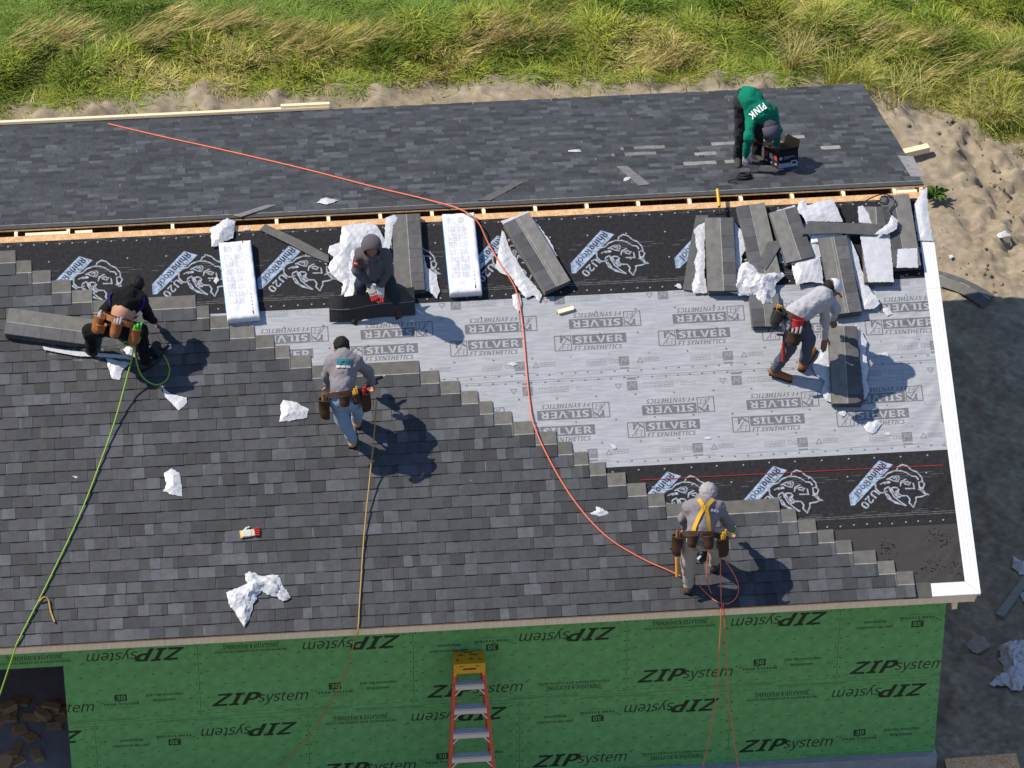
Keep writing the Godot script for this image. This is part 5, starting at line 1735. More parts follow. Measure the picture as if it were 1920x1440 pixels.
	part("loose_end", st.commit(), M.rubber, tr)
	st = mb()
	box(st, at(Vector3.ZERO), Vector3(0.19, 0.03, 0.045))
	var oc := part("wood_offcut", st.commit(), M.wood, self, on_roof(Vector2(-4.077,3.882), 0.25, 0.032))
	tag(oc, "short pale wood offcut on grey sheet right of hose", "offcut")
	var tw := thing("strap_scrap", "curled tan strap on lower shingles beside green rope", "strap", on_roof(Vector2(-10.169,0.391), 0.0, 0.045))
	st = mb()
	tube(st, curve([Vector3(-0.10, 0.02, -0.12), Vector3(-0.05, 0.05, -0.16), Vector3(0.0, 0.03, -0.13), Vector3(0.02, 0.015, 0.0), Vector3(0.06, 0.02, 0.14)], 0.03), 0.011, 6)
	part("strap", st.commit(), M.tan_rope, tw)
	var gl := thing("work_glove", "dropped white glove with red fingertips on lower shingles", "glove", on_roof(Vector2(-7.871,1.222), -1.45, 0.05))
	part("palm", hand_blob(Vector3(0, 0.015, 0.10), Vector3(0, 0, -1), Vector3(0, 1, 0), 0.15, 1.15, 1.0).commit(), M.glove, gl)
	st = mb()
	for i in 4:
		tube(st, [Vector3(-0.036 + i * 0.024, 0.018, -0.045), Vector3(-0.042 + i * 0.028, 0.014, -0.095 - 0.01 * (1 - absi(i - 1) * 0.5))], 0.0135, 7)
	part("fingertip", st.commit(), M.red, gl)
	st = mb()
	tube(st, [Vector3(-0.045, 0.012, 0.105), Vector3(0.045, 0.012, 0.105)], 0.016, 7)
	part("cuff", st.commit(), M.yellow, gl)
	# --- board along the far eave, timber and rubbish on the ground
	st = mb()
	box(st, at(Vector3.ZERO), Vector3(5.3, 0.032, 0.11))
	box(st, at(Vector3(2.35, 0.03, -0.02)), Vector3(0.62, 0.04, 0.12))
	var lb := part("long_board", st.commit(), M.pale_board, self, Transform3D(far_basis(), back_roof(-9.20, LF + 0.03, 0.055)))
	tag(lb, "long pale board laid along the far eave", "board")
	build_ladder()
	var lum := thing("lumber_piece", "short pale lumber sticking out past the back slope", "lumber", at(Vector3(1.503,0.120,-11.727), Basis(Vector3.UP, 0.28)))
	st = mb()
	box(st, at(Vector3(0, 0, 0)), Vector3(0.46, 0.09, 0.10))
	part("board", st.commit(), M.pale_board, lum)
	shingle_ground()
	for s in [["small white scrap on sunlit sand", Vector3(2.446,0.080,-9.866), 0.10, 0.10], ["tiny white scrap near gable trim on sand", Vector3(1.689,0.030,-9.519), 0.04, 0.05]]:
		scrap(s[0], Vector2(s[1].x, s[1].z), s[2], s[3], 0.3, 0.0, false, s[1].y)
	var heaps := [["blue shadowed heap of white wrapper on shaded sand", [Vector2(0.896,-1.329),Vector2(1.012,-1.487),Vector2(1.113,-1.553),Vector2(1.095,-1.760),Vector2(1.109,-1.927),Vector2(1.202,-2.014),Vector2(1.335,-2.069),Vector2(1.488,-2.010),Vector2(1.507,-1.540),Vector2(1.364,-1.273),Vector2(1.126,-1.200),Vector2(1.043,-1.281)], 0.22], ["crumpled white wrapper over plank end in shade", [Vector2(1.519,-3.546),Vector2(1.615,-3.479),Vector2(1.772,-3.506),Vector2(1.763,-3.253),Vector2(1.573,-3.229),Vector2(1.517,-3.370)], 0.12], ["folded wrapper against the plank in shade", [Vector2(1.516,-2.885),Vector2(1.656,-3.009),Vector2(1.712,-2.753),Vector2(1.562,-2.650)], 0.10]]
	for hp in heaps:
		var c := centre_of(hp[1])
		var ring := PackedVector2Array()
		for v in hp[1]:
			ring.append(v - c)
		var o := part("wrapper_heap", film(ring, 0.03, hp[2], hp[2] * 0.5, 0.02, c.x * 3.0), M.film, self, at(Vector3(c.x, ground_y(c.x, c.y), c.y)))
		o.name = numbered("wrapper_heap")
		tag(o, hp[0], "wrapper", "wrappers on the ground")
	var pl := thing("plank", "dirty grey plank lying on shaded sand", "plank", at(Vector3(1.422,0.050,-2.819), Basis(Vector3.UP, 0.96)))
	st = mb()
	box(st, at(Vector3(0, 0, 0)), Vector3(0.78, 0.04, 0.10))
	part("board", st.commit(), M.old_board, pl)
	var gp := Vector3(0.857,0.030,-1.991)
	var gring := PackedVector2Array()
	for v in [Vector2(0.711,-2.044),Vector2(0.865,-2.192),Vector2(0.953,-2.175),Vector2(1.015,-1.991),Vector2(0.955,-1.940),Vector2(0.826,-1.865),Vector2(0.769,-1.917)]:
		gring.append(v - Vector2(gp.x, gp.z))
	var pc := part("paper_scrap", film(gring, 0.03, 0.018, 0.0, 0.01, 2.2), M.kraft, self, at(gp))
	tag(pc, "torn grey brown paper on shaded sand", "paper")
	st = mb()
	box(st, at(Vector3.ZERO), Vector3(0.86, 0.02, 0.60))
	var ob := part("strand_board", st.commit(), M.osb, self, at(Vector3(0.589,0.060,0.191), Basis(Vector3.UP, 0.03)))
	tag(ob, "strand board panel lying on sand by house corner", "board")
	# --- cut lumber blocks inside the opening
	var r := RandomNumberGenerator.new()
	r.seed = 8
	var spots := [Vector3(-10.811,0.440,-1.499), Vector3(-10.684,0.360,-1.663), Vector3(-10.810,0.360,-1.383), Vector3(-10.308,0.460,-1.438), Vector3(-10.205,0.360,-1.624), Vector3(-10.534,0.360,-1.379), Vector3(-10.404,0.440,-1.340), Vector3(-10.284,0.360,-1.215), Vector3(-10.183,0.360,-1.324), Vector3(-10.685,0.360,-1.175), Vector3(-10.548,0.360,-1.039), Vector3(-10.723,0.360,-0.856), Vector3(-10.487,0.360,-0.731), Vector3(-10.798,0.360,-0.774), Vector3(-10.705,0.360,-0.660), Vector3(-10.867,0.440,-0.539), Vector3(-10.257,0.360,-1.465), Vector3(-10.772,0.360,-1.488), Vector3(-10.885,0.360,-1.380), Vector3(-10.382,0.360,-1.548)]
	for i in spots.size():
		st = mb()
		box(st, at(Vector3.ZERO), Vector3(r.randf_range(0.13, 0.26), 0.038 if i % 3 else 0.09, r.randf_range(0.09, 0.14)))
		var o := part("lumber_block", st.commit(), M.wood2, self, at(spots[i] - Vector3(0, 0.035, 0), Basis.from_euler(Vector3(r.randf_range(-0.25, 0.25), r.randf() * 3.1, r.randf_range(-0.2, 0.2)))))
		o.name = numbered("lumber_block")
		tag(o, "sawn lumber offcut piled on the floor inside the opening", "lumber", "lumber offcuts inside the opening")
	var pole := thing("marked_pole", "red and white pole leaning inside the wall opening", "pole", at(Vector3(-10.95, 0.31, -0.55)))
	for k in 2:
		st = mb()
		tube(st, [Vector3(-0.06, 0.55 + 0.0 * k, 0.0).lerp(Vector3(0.12, 0.02, 0.5), 0.5 * k), Vector3(-0.06, 0.55, 0.0).lerp(Vector3(0.12, 0.02, 0.5), 0.5 * (k + 1))], 0.018, 8)
		part("red_half" if k == 0 else "white_half", st.commit(), M.red if k == 0 else M.white_paint, pole)

func shingle_ground() -> void:
	var pts := [Vector2(1.479,-9.227),Vector2(2.142,-8.645),Vector2(1.960,-8.392),Vector2(1.443,-8.902)]
	var c := centre_of(pts)
	var st := mb()
	var q := []
	for v in pts:
		q.append(Vector3(v.x - c.x, 0.01, v.y - c.y))
	var m0: Vector3 = q[0].lerp(q[3], 0.52)
	var m1: Vector3 = q[1].lerp(q[2], 0.52)
	for n in 8:
		var t0 := n / 8.0
		var t1 := (n + 1) / 8.0
		var y0 := Vector3(0, 0.05 * sin(t0 * PI), 0)
		var up := Vector3(0, 0.05, 0)
		var y1 := Vector3(0, 0.05 * sin(t1 * PI), 0)
		quad(st, q[0].lerp(q[1], t0) + y0, q[0].lerp(q[1], t1) + y1, m0.lerp(m1, t1) + y1 + up, m0.lerp(m1, t0) + y0 + up, Color(0.125, 0.124, 0.121))
		quad(st, m0.lerp(m1, t0) + y0 + up, m0.lerp(m1, t1) + y1 + up, q[3].lerp(q[2], t1) + y1, q[3].lerp(q[2], t0) + y0, Color(0.125, 0.124, 0.121))
	bar(st, m0 + Vector3(0, 0.054, 0), m0.lerp(m1, 0.5) + Vector3(0, 0.104, 0), 0.012, 0.003, Vector3.UP, Color(0.4, 0.4, 0.38))
	bar(st, m0.lerp(m1, 0.5) + Vector3(0, 0.104, 0), m1 + Vector3(0, 0.054, 0), 0.012, 0.003, Vector3.UP, Color(0.4, 0.4, 0.38))
	var o := part("fallen_shingle", st.commit(), M.shingle, self, at(Vector3(c.x, ground_y(c.x, c.y) + 0.02, c.y)))
	tag(o, "fallen shingle lying on sunlit sand beside gable trim", "shingle")

# ---------- people ----------
func hand_blob(wrist: Vector3, dir: Vector3, back: Vector3, curl: float, sc: float, side: float, cell := 0.006) -> SurfaceTool:
	# dir: from the wrist towards the knuckles; back: off the back of the hand; curl in radians per finger joint
	var d := dir.normalized()
	var u := (back - d * back.dot(d)).normalized()
	var w := d.cross(u) * side
	var b := []
	for i in 4:
		var o := (i - 1.5) * 0.019 * sc
		var kn := wrist + d * (0.088 - 0.006 * absf(i - 1.2)) * sc + w * o
		b.append([wrist + d * 0.012 * sc + w * o * 0.75, kn, 0.016 * sc, 0.012 * sc])
		var dd := d
		var p := kn
		var len: float = [0.037, 0.043, 0.040, 0.031][i]
		for k in 3:
			dd = dd.rotated(w.normalized() * side, -curl * (0.8 + 0.25 * k))
			var e: Vector3 = p + dd * len * sc * [1.0, 0.7, 0.55][k]
			b.append([p, e, (0.0098 - 0.0008 * k) * sc, (0.0090 - 0.0008 * k) * sc])
			p = e
	var tb := wrist + d * 0.025 * sc - w * 0.030 * sc
	var tm := tb + (d * 0.8 - w * 0.75).normalized() * 0.042 * sc
	b.append([wrist + d * 0.01 * sc, tb, 0.016 * sc, 0.014 * sc])
	b.append([tb, tm, 0.013 * sc, 0.0105 * sc])
	b.append([tm, tm + (d - w * 0.25 - u * curl * 0.5).normalized() * 0.032 * sc, 0.0105 * sc, 0.009 * sc])
	return blob(b, cell, 0.008)

func sd(bones: Array, p: Vector3, k: float) -> float:
	var d := 1e9
	for b in bones:
		var ba: Vector3 = b[1] - b[0]
		var di := capsule_d(p, b[0], ba, maxf(ba.length_squared(), 1e-9), b[2], b[3])
		var hh := maxf(k - absf(di - d), 0.0)
		d = minf(d, di) - hh * hh / (4.0 * k)
	return d

func land(bones: Array, p: Vector3, n: Vector3, off: float) -> Vector3:      # drop a point onto the cloth along -n
	var q := p + n * 0.35
	for i in 24:
		var d := sd(bones, q, 0.06) - off
		if absf(d) < 0.0008:
			break
		q -= n * d * 0.9
	return q

func decal_text(parent: Node, called: String, s: String, bones: Array, c: Vector3, right: Vector3, up: Vector3, w: float, h: float, m: Material) -> void:
	var f := SystemFont.new()
	f.font_names = PackedStringArray(["Droid Sans"])
	f.font_weight = 700
	var t := TextMesh.new()
	t.font = f
	t.text = s
	t.font_size = 40
	t.pixel_size = 1.0
	t.depth = 0.0
	var fc := t.get_faces()
	var lo := Vector3(1e9, 1e9, 0)
	var hi := -lo
	for p in fc:
		lo = lo.min(p)
		hi = hi.max(p)
	var n := right.cross(up).normalized()
	var st := mb()
	for i in range(0, fc.size(), 3):
		var q := []
		for j in 3:
			var p := fc[i + j]
			q.append(land(bones, c + right * ((p.x - lo.x) / (hi.x - lo.x) - 0.5) * w + up * ((p.y - lo.y) / (hi.y - lo.y) - 0.5) * h, n, 0.010))
		tri(st, q[0], q[1], q[2], n, Color.WHITE)
	part(called, st.commit(), m, parent)

func patch(st: SurfaceTool, bones: Array, c: Vector3, right: Vector3, up: Vector3, w: float, h: float, col: Color, skew := 0.0) -> void:
	var n := right.cross(up).normalized()
	var g := 5
	for j in g:
		for i in g:
			var q := []
			for v in [[i, j], [i, j + 1], [i + 1, j + 1], [i + 1, j]]:
				var a := float(v[0]) / g - 0.5
				var b := float(v[1]) / g - 0.5
				q.append(land(bones, c + right * (a * w + b * h * skew) + up * b * h, n, 0.014 if col.g > 0.6 and w < 0.05 else 0.011))
			quad(st, q[0], q[1], q[2], q[3], col)

func strap(st: SurfaceTool, bones: Array, pts: Array, n: Vector3, w: float, off: float, col := Color.WHITE) -> void:
	var c := curve(pts, 0.025)
	for i in c.size() - 1:
		var d: Vector3 = (c[i + 1] - c[i]).normalized()
		var s := d.cross(n).normalized() * w * 0.5
		quad(st, land(bones, c[i] - s, n, off), land(bones, c[i + 1] - s, n, off), land(bones, c[i + 1] + s, n, off), land(bones, c[i] + s, n, off), col)

func pouch(w: float, d: float, h: float) -> ArrayMesh:      # open leather cup, flat back on z = 0, rim at y = 0
	var st := mb()
	var ring := func(y: float, k: float, inset: float) -> Array:
		var out := []
		for i in 11:
			var a := PI * i / 10.0
			out.append(Vector3(-cos(a) * (w * 0.5 * k - inset), y, sin(a) * (d * k - inset) + inset * 0.5))
		return out
	var rings := [ring.call(-0.07, 0.80, 0.009), ring.call(-0.004, 0.98, 0.009), ring.call(0.004, 1.02, 0.003), ring.call(0.0, 1.06, 0.0), ring.call(-0.014, 1.06, 0.0), ring.call(-0.018, 1.0, 0.0), ring.call(-h * 0.6, 0.98, 0.0), ring.call(-h * 0.92, 0.82, 0.0), ring.call(-h, 0.6, 0.0)]
	for k in rings.size() - 1:
		for i in 10:
			quad(st, rings[k][i], rings[k + 1][i], rings[k + 1][i + 1], rings[k][i + 1])
	for k in [0, rings.size() - 1]:
		for i in 10:
			tri(st, Vector3(0, rings[k][0].y, 0.0), rings[k][i], rings[k][i + 1], Vector3(0, 1 if k == 0 else -1, 0), Color.WHITE)
	quad(st, Vector3(-w * 0.5, 0.03, -0.004), Vector3(w * 0.5, 0.03, -0.004), Vector3(w * 0.42, -h * 0.95, -0.004), Vector3(-w * 0.42, -h * 0.95, -0.004))
	st.generate_normals()
	return st.commit()

func cap_mesh(c: Vector3, up: Vector3, brim: Vector3, r: float, parent: Node, m: Material, mb_: Material) -> void:
	var f := (brim - up * brim.dot(up)).normalized()
	var s := up.cross(f)
	var st := mb()
	var n := 16
	var P := func(a: float, e: float) -> Vector3:
		var rr := r * (1.0 + 0.10 * cos(a))
		return c + (f * cos(a) * rr + s * sin(a) * r * 0.93) * cos(e) + up * sin(e) * r * 1.02
	for j in 7:
		for i in n:
			var a0 := TAU * i / n
			var a1 := TAU * (i + 1) / n
			var e0 := -0.18 + (PI * 0.5 + 0.18) * j / 7.0
			var e1 := -0.18 + (PI * 0.5 + 0.18) * (j + 1) / 7.0
			var sw: bool = (P.call(a1, e1) - P.call(a0, e0)).cross(P.call(a0, e1) - P.call(a0, e0)).dot(P.call(a0, e0) - c) < 0.0
			for q in [[a0, e0], [a1, e1], [a0, e1], [a0, e0], [a1, e0], [a1, e1]] if sw else [[a0, e0], [a0, e1], [a1, e1], [a0, e0], [a1, e1], [a1, e0]]:
				var p: Vector3 = P.call(q[0], q[1])
				st.set_normal((p - c).normalized())
				st.set_color(Color.WHITE)
				st.add_vertex(p)
	var cap := part("cap", st.commit(), m, parent)
	st = mb()
	for i in 10:
		var a0 := -1.05 + 2.1 * i / 10.0
		var a1 := -1.05 + 2.1 * (i + 1) / 10.0
		var q := []
		for a in [a0, a1]:
			var base: Vector3 = P.call(a, -0.10)
			var tip: Vector3 = base + f * 0.075 * cos(a * 0.75) - up * (0.012 + 0.02 * a * a)
			q.append([base, tip])
		quad(st, q[0][0], q[0][1], q[1][1], q[1][0])
		var th := up * 0.004
		quad(st, q[0][0] - th, q[1][0] - th, q[1][1] - th, q[0][1] - th)
		quad(st, q[0][1], q[0][1] - th, q[1][1] - th, q[1][1])
	part("brim", st.commit(), mb_, cap)
	st = mb()
	tube(st, [c + up * r * 1.0, c + up * r * 1.05], 0.009, 7)
	part("button", st.commit(), mb_, cap)

func cloth(r: float, g: float, b: float, rough := 0.9) -> StandardMaterial3D:
	var m := pmat(r, g, b, rough, 0.2, cloth_tex, 9.0)
	m.rim_enabled = true
	m.rim = 0.15
	return m

func person(label: String, J0: Dictionary, o: Dictionary) -> Dictionary:
	var base: Vector3 = (J0.anL + J0.anR) * 0.5 - Vector3(0, 0.1, 0)
	var J := {}
	for k in J0:
		J[k] = J0[k] - base
	var t := thing("person", label, "person", at(base))
	var g: float = o.get("bulk", 1.0)
	var sk: Material = o.skin
	# body in one skin, head and hands on finer grids
	var bb := [[J.pelvis, J.waist, 0.118 * g, 0.112 * g], [J.waist, J.chest, 0.112 * g, 0.115 * g], [J.chest, J.neck, 0.075, 0.052], [J.neck, J.neck.lerp(J.head, 0.6), 0.052, 0.050]]
	var short: bool = o.get("short", false)
	var sh := [[J.waist.lerp(J.chest, 0.42) if short else J.waist, J.chest, 0.128 * g, 0.128 * g], [J.chest, J.neck, 0.095, 0.068]]
	if not short:
		sh.append([J.pelvis, J.waist, 0.138 * g, 0.130 * g])
	var tr := [[J.pelvis.lerp(J.waist, -0.25 if short else 0.0), J.pelvis.lerp(J.waist, -0.2 if short else 0.35), 0.132 * g, 0.128 * g]]
	for s in ["L", "R"]:
		var shd: Vector3 = J["sh" + s]
		var el: Vector3 = J["el" + s]
		var ha: Vector3 = J["ha" + s]
		var hp: Vector3 = J["hip" + s]
		var kn: Vector3 = J["kn" + s]
		var an: Vector3 = J["an" + s]
		var wr: Vector3 = el.lerp(ha, 0.78)
		bb.append_array([[J.chest, shd, 0.085, 0.060], [shd, el, 0.046, 0.039], [el, wr, 0.038, 0.027], [J.pelvis, hp, 0.10, 0.092], [hp, kn, 0.082, 0.056], [kn, an, 0.052, 0.036], [hp.lerp(J.waist, 0.6), shd.lerp(J.chest, 0.35), 0.07 * g, 0.08 * g]])
		sh.append_array([[J.chest, shd, 0.105 * g, 0.074], [shd, el, 0.068, 0.056], [el, wr, 0.054, 0.040], [hp.lerp(J.waist, 0.75) if not short else shd.lerp(J.waist, 0.45), shd.lerp(J.chest, 0.3), 0.086 * g, 0.095 * g]])
		if not short:
			sh.append([hp.lerp(J.pelvis, 0.35), hp.lerp(J.waist, 0.75), 0.105 * g, 0.09 * g])
		tr.append_array([[J.pelvis, hp, 0.118 * g, 0.110], [hp, kn, 0.106, 0.077], [kn, an.lerp(kn, 0.05), 0.076, 0.060]])
	var st := blob(bb, 0.022, 0.04)
	var fc: Vector3 = o.face.normalized()
	var up: Vector3 = (J.head - J.neck).normalized().lerp(o.get("head_up", (J.head - J.neck).normalized()), 0.6).normalized()
	fc = (fc - up * fc.dot(up)).normalized()
	var sd_ := up.cross(fc)
	var H: Vector3 = J.head
	var hb := [[H + up * 0.028 - fc * 0.018, H + up * 0.022 + fc * 0.022, 0.084, 0.078], [H + fc * 0.030 - up * 0.015, H + fc * 0.042 - up * 0.070, 0.062, 0.040], [H + fc * 0.094 + up * 0.010, H + fc * 0.104 - up * 0.020, 0.008, 0.013], [H - up * 0.05 - fc * 0.01, J.neck, 0.056, 0.056], [H + sd_ * 0.080, H + sd_ * 0.083 - up * 0.03, 0.017, 0.012], [H - sd_ * 0.080, H - sd_ * 0.083 - up * 0.03, 0.017, 0.012], [H + sd_ * 0.028 + fc * 0.080 + up * 0.024, H - sd_ * 0.028 + fc * 0.080 + up * 0.024, 0.014, 0.014]]
	blob(hb, 0.009, 0.022, 0.0, 9.0, st)
	for s in ["L", "R"]:
		var el: Vector3 = J["el" + s]
		var ha: Vector3 = J["ha" + s]
		var d: Vector3 = (ha - el).normalized()
		var wr: Vector3 = el.lerp(ha, 0.78)
		var spec: Dictionary = o.get("hand" + s, {})
		var dd: Vector3 = spec.get("dir", d)
		var bk: Vector3 = spec.get("back", Vector3(0, 0.6, 0.8))
		var hm := hand_blob(wr + dd * 0.01, dd, bk, spec.get("curl", 0.35), o.get("hand_size", 1.0), 1.0 if s == "R" else -1.0)
		if o.has("glove"):
			part("glove", hm.commit(), o.glove, t)
		else:
			st.append_from(hm.commit(), 0, Transform3D.IDENTITY)
	part("body", st.commit(), sk, t)
	var face := mb()
	for s in [-1.0, 1.0]:
		tube(face, [H + fc * 0.082 + sd_ * 0.030 * s + up * 0.004, H + fc * 0.093 + sd_ * 0.030 * s + up * 0.004], 0.009, 8)
		bar(face, H + fc * 0.094 + sd_ * 0.016 * s + up * 0.024, H + fc * 0.087 + sd_ * 0.048 * s + up * 0.026, 0.008, 0.006, up)
	part("eyes_and_brows", face.commit(), M.hair, t)
	face = mb()
	bar(face, H + fc * 0.083 - sd_ * 0.022 - up * 0.056, H + fc * 0.083 + sd_ * 0.022 - up * 0.056, 0.007, 0.010, up)
	part("mouth", face.commit(), M.lips, t)
	# clothes
	part("shirt", blob(sh, 0.014, o.get("blend", 0.045), 0.019, 9.0).commit(), o.shirt, t)
	part("trousers", blob(tr, 0.014, 0.04, 0.017, 10.0).commit(), o.trousers, t)
	for s in ["L", "R"]:
		var an: Vector3 = J["an" + s]
		var to: Vector3 = J["to" + s]
		var kn: Vector3 = J["kn" + s]
		var fd: Vector3 = (to - an).normalized()
		var dn := Vector3(0, -0.055, 0)
		var bt := blob([[an + (kn - an).normalized() * 0.05, an + dn * 0.4, 0.056, 0.054], [an + dn * 0.75 - fd * 0.035, to + fd * 0.03 + Vector3(0, -0.01, 0), 0.045, 0.040]], 0.010, 0.025)
		var boot := part("boot", bt.commit(), o.boots, t)
		var so := mb()
		var a: Vector3 = an + dn - fd * 0.07 + Vector3(0, -0.022, 0)
		var e: Vector3 = to + fd * 0.065 + Vector3(0, -0.032, 0)
		bar(so, a, e, 0.085, 0.022, Vector3.UP)
		part("sole", so.commit(), M.rubber if not o.has("sole") else o.sole, boot)
	var hair_b := [[H + up * 0.036 - fc * 0.026, H + up * 0.050 + fc * 0.030, 0.092, 0.076], [H + up * 0.0 - fc * 0.045, H - up * 0.040 - fc * 0.040, 0.070, 0.050]]
	match o.get("top", "hair"):
		"hair":
			part("hair", blob(hair_b, 0.009, 0.03, 0.012, 26.0).commit(), M.hair, t)
		"cap":
			part("hair", blob([[H - fc * 0.035, H - up * 0.035 - fc * 0.035, 0.090, 0.066]], 0.010, 0.03, 0.006, 26.0).commit(), o.get("hair_mat", M.hair), t)
			cap_mesh(H + up * 0.030, up, o.get("brim", fc), o.get("cap_r", 0.103), t, o.cap, o.get("brim_mat", o.cap))
		"scarf":
			part("head_scarf", blob([[H + up * 0.035 - fc * 0.022, H + up * 0.040 + fc * 0.030, 0.101, 0.088], [H - fc * 0.035, H - up * 0.09 - fc * 0.045, 0.090, 0.075]], 0.010, 0.03, 0.014, 16.0).commit(), o.cap, t)
		"hood":
			var hd := mb()
			var ax := fc
			var c := H - fc * 0.012 + up * 0.012
			for j in 10:
				for i in 18:
					for q0 in [[0, 0], [0, 1], [1, 1], [0, 0], [1, 1], [1, 0]]:
						var q := [i + q0[0], j + q0[1]]
						var ph: float = TAU * q[0] / 18.0
						var th: float = PI - (PI - 0.80) * q[1] / 10.0
						var dirn: Vector3 = ax * cos(th) + (sd_ * cos(ph) + up * sin(ph)) * sin(th)
						var rr: float = 0.128 + 0.010 * nz.get_noise_3dv(dirn * 5.0) + 0.022 * maxf(0.0, dirn.dot(up)) - 0.012 * absf(dirn.dot(sd_))
						if th < 1.0:
							rr += 0.006
						hd.set_color(Color.WHITE)
						hd.set_normal(dirn)
						hd.add_vertex(c + dirn * rr)
			part("hood", hd.commit(), o.shirt, t)
			part("collar", blob([[J.neck, H - fc * 0.06 - up * 0.05, 0.10, 0.085], [J.neck + fc * 0.05, J.neck - fc * 0.03, 0.075, 0.09]], 0.012, 0.04, 0.010, 10.0).commit(), o.shirt, t)
	if o.has("belt"):
		var axis: Vector3 = (J.waist - J.pelvis).normalized()
		var sx: Vector3 = (J.hipR - J.hipL)
		sx = (sx - axis * sx.dot(axis)).normalized()
		var fr := sx.cross(axis)      # towards the back when sx points to the right
		var cen: Vector3 = J.pelvis.lerp(J.waist, o.get("belt_at", 0.35))
		var rx: float = 0.192 * g + 0.5 * maxf(0.0, (J.hipR - J.hipL).length() - 0.2)
		var rz: float = 0.158 * g
		var bt := mb()
		for i in 28:
			var q := []
			for a in [TAU * i / 28.0, TAU * (i + 1) / 28.0]:
				var p: Vector3 = cen + sx * cos(a) * rx + fr * sin(a) * rz
				var nn: Vector3 = (sx * cos(a) / rx + fr * sin(a) / rz).normalized()
				q.append([p - axis * 0.032, p + axis * 0.032, p + axis * 0.032 - nn * 0.010, p - axis * 0.032 - nn * 0.010])
			quad(bt, q[0][0], q[0][1], q[1][1], q[1][0])
			quad(bt, q[0][1], q[0][2], q[1][2], q[1][1])
			quad(bt, q[0][3], q[0][0], q[1][0], q[1][3])
		var belt := part("tool_belt", bt.commit(), o.belt, t)
		for pk in o.pouches:      # [angle, width, depth, height, drop, material]
			var a: float = pk[0]
			var nn: Vector3 = (sx * cos(a) / rx + fr * sin(a) / rz).normalized()
			var p: Vector3 = cen + sx * cos(a) * rx + fr * sin(a) * rz + nn * 0.006
			var py: Vector3 = axis.lerp(Vector3.UP, o.get("hang", 0.5)).normalized()
			py = (py - nn * py.dot(nn) * 0.7).normalized()
			var pz := (nn - py * nn.dot(py)).normalized()
			part("pouch", pouch(pk[1], pk[2], pk[3]), pk[5], belt, Transform3D(Basis(py.cross(pz), py, pz), p - py * pk[4]))
			if pk.size() > 6:
				var tl := mb()
				for k in 3:
					var bs: Vector3 = p - py * pk[4] + pz * pk[2] * 0.45 + py.cross(pz) * (k - 1) * pk[1] * 0.26
					tube(tl, [bs - py * 0.06, bs + (py + pz * 0.2 * (k - 1)).normalized() * (0.045 + 0.02 * k)], 0.012 + 0.004 * (k % 2), 7)
				part("pouch_tool", tl.commit(), pk[6], belt)
	return {node = t, J = J, shirt_bones = sh, trouser_bones = tr, base = base}

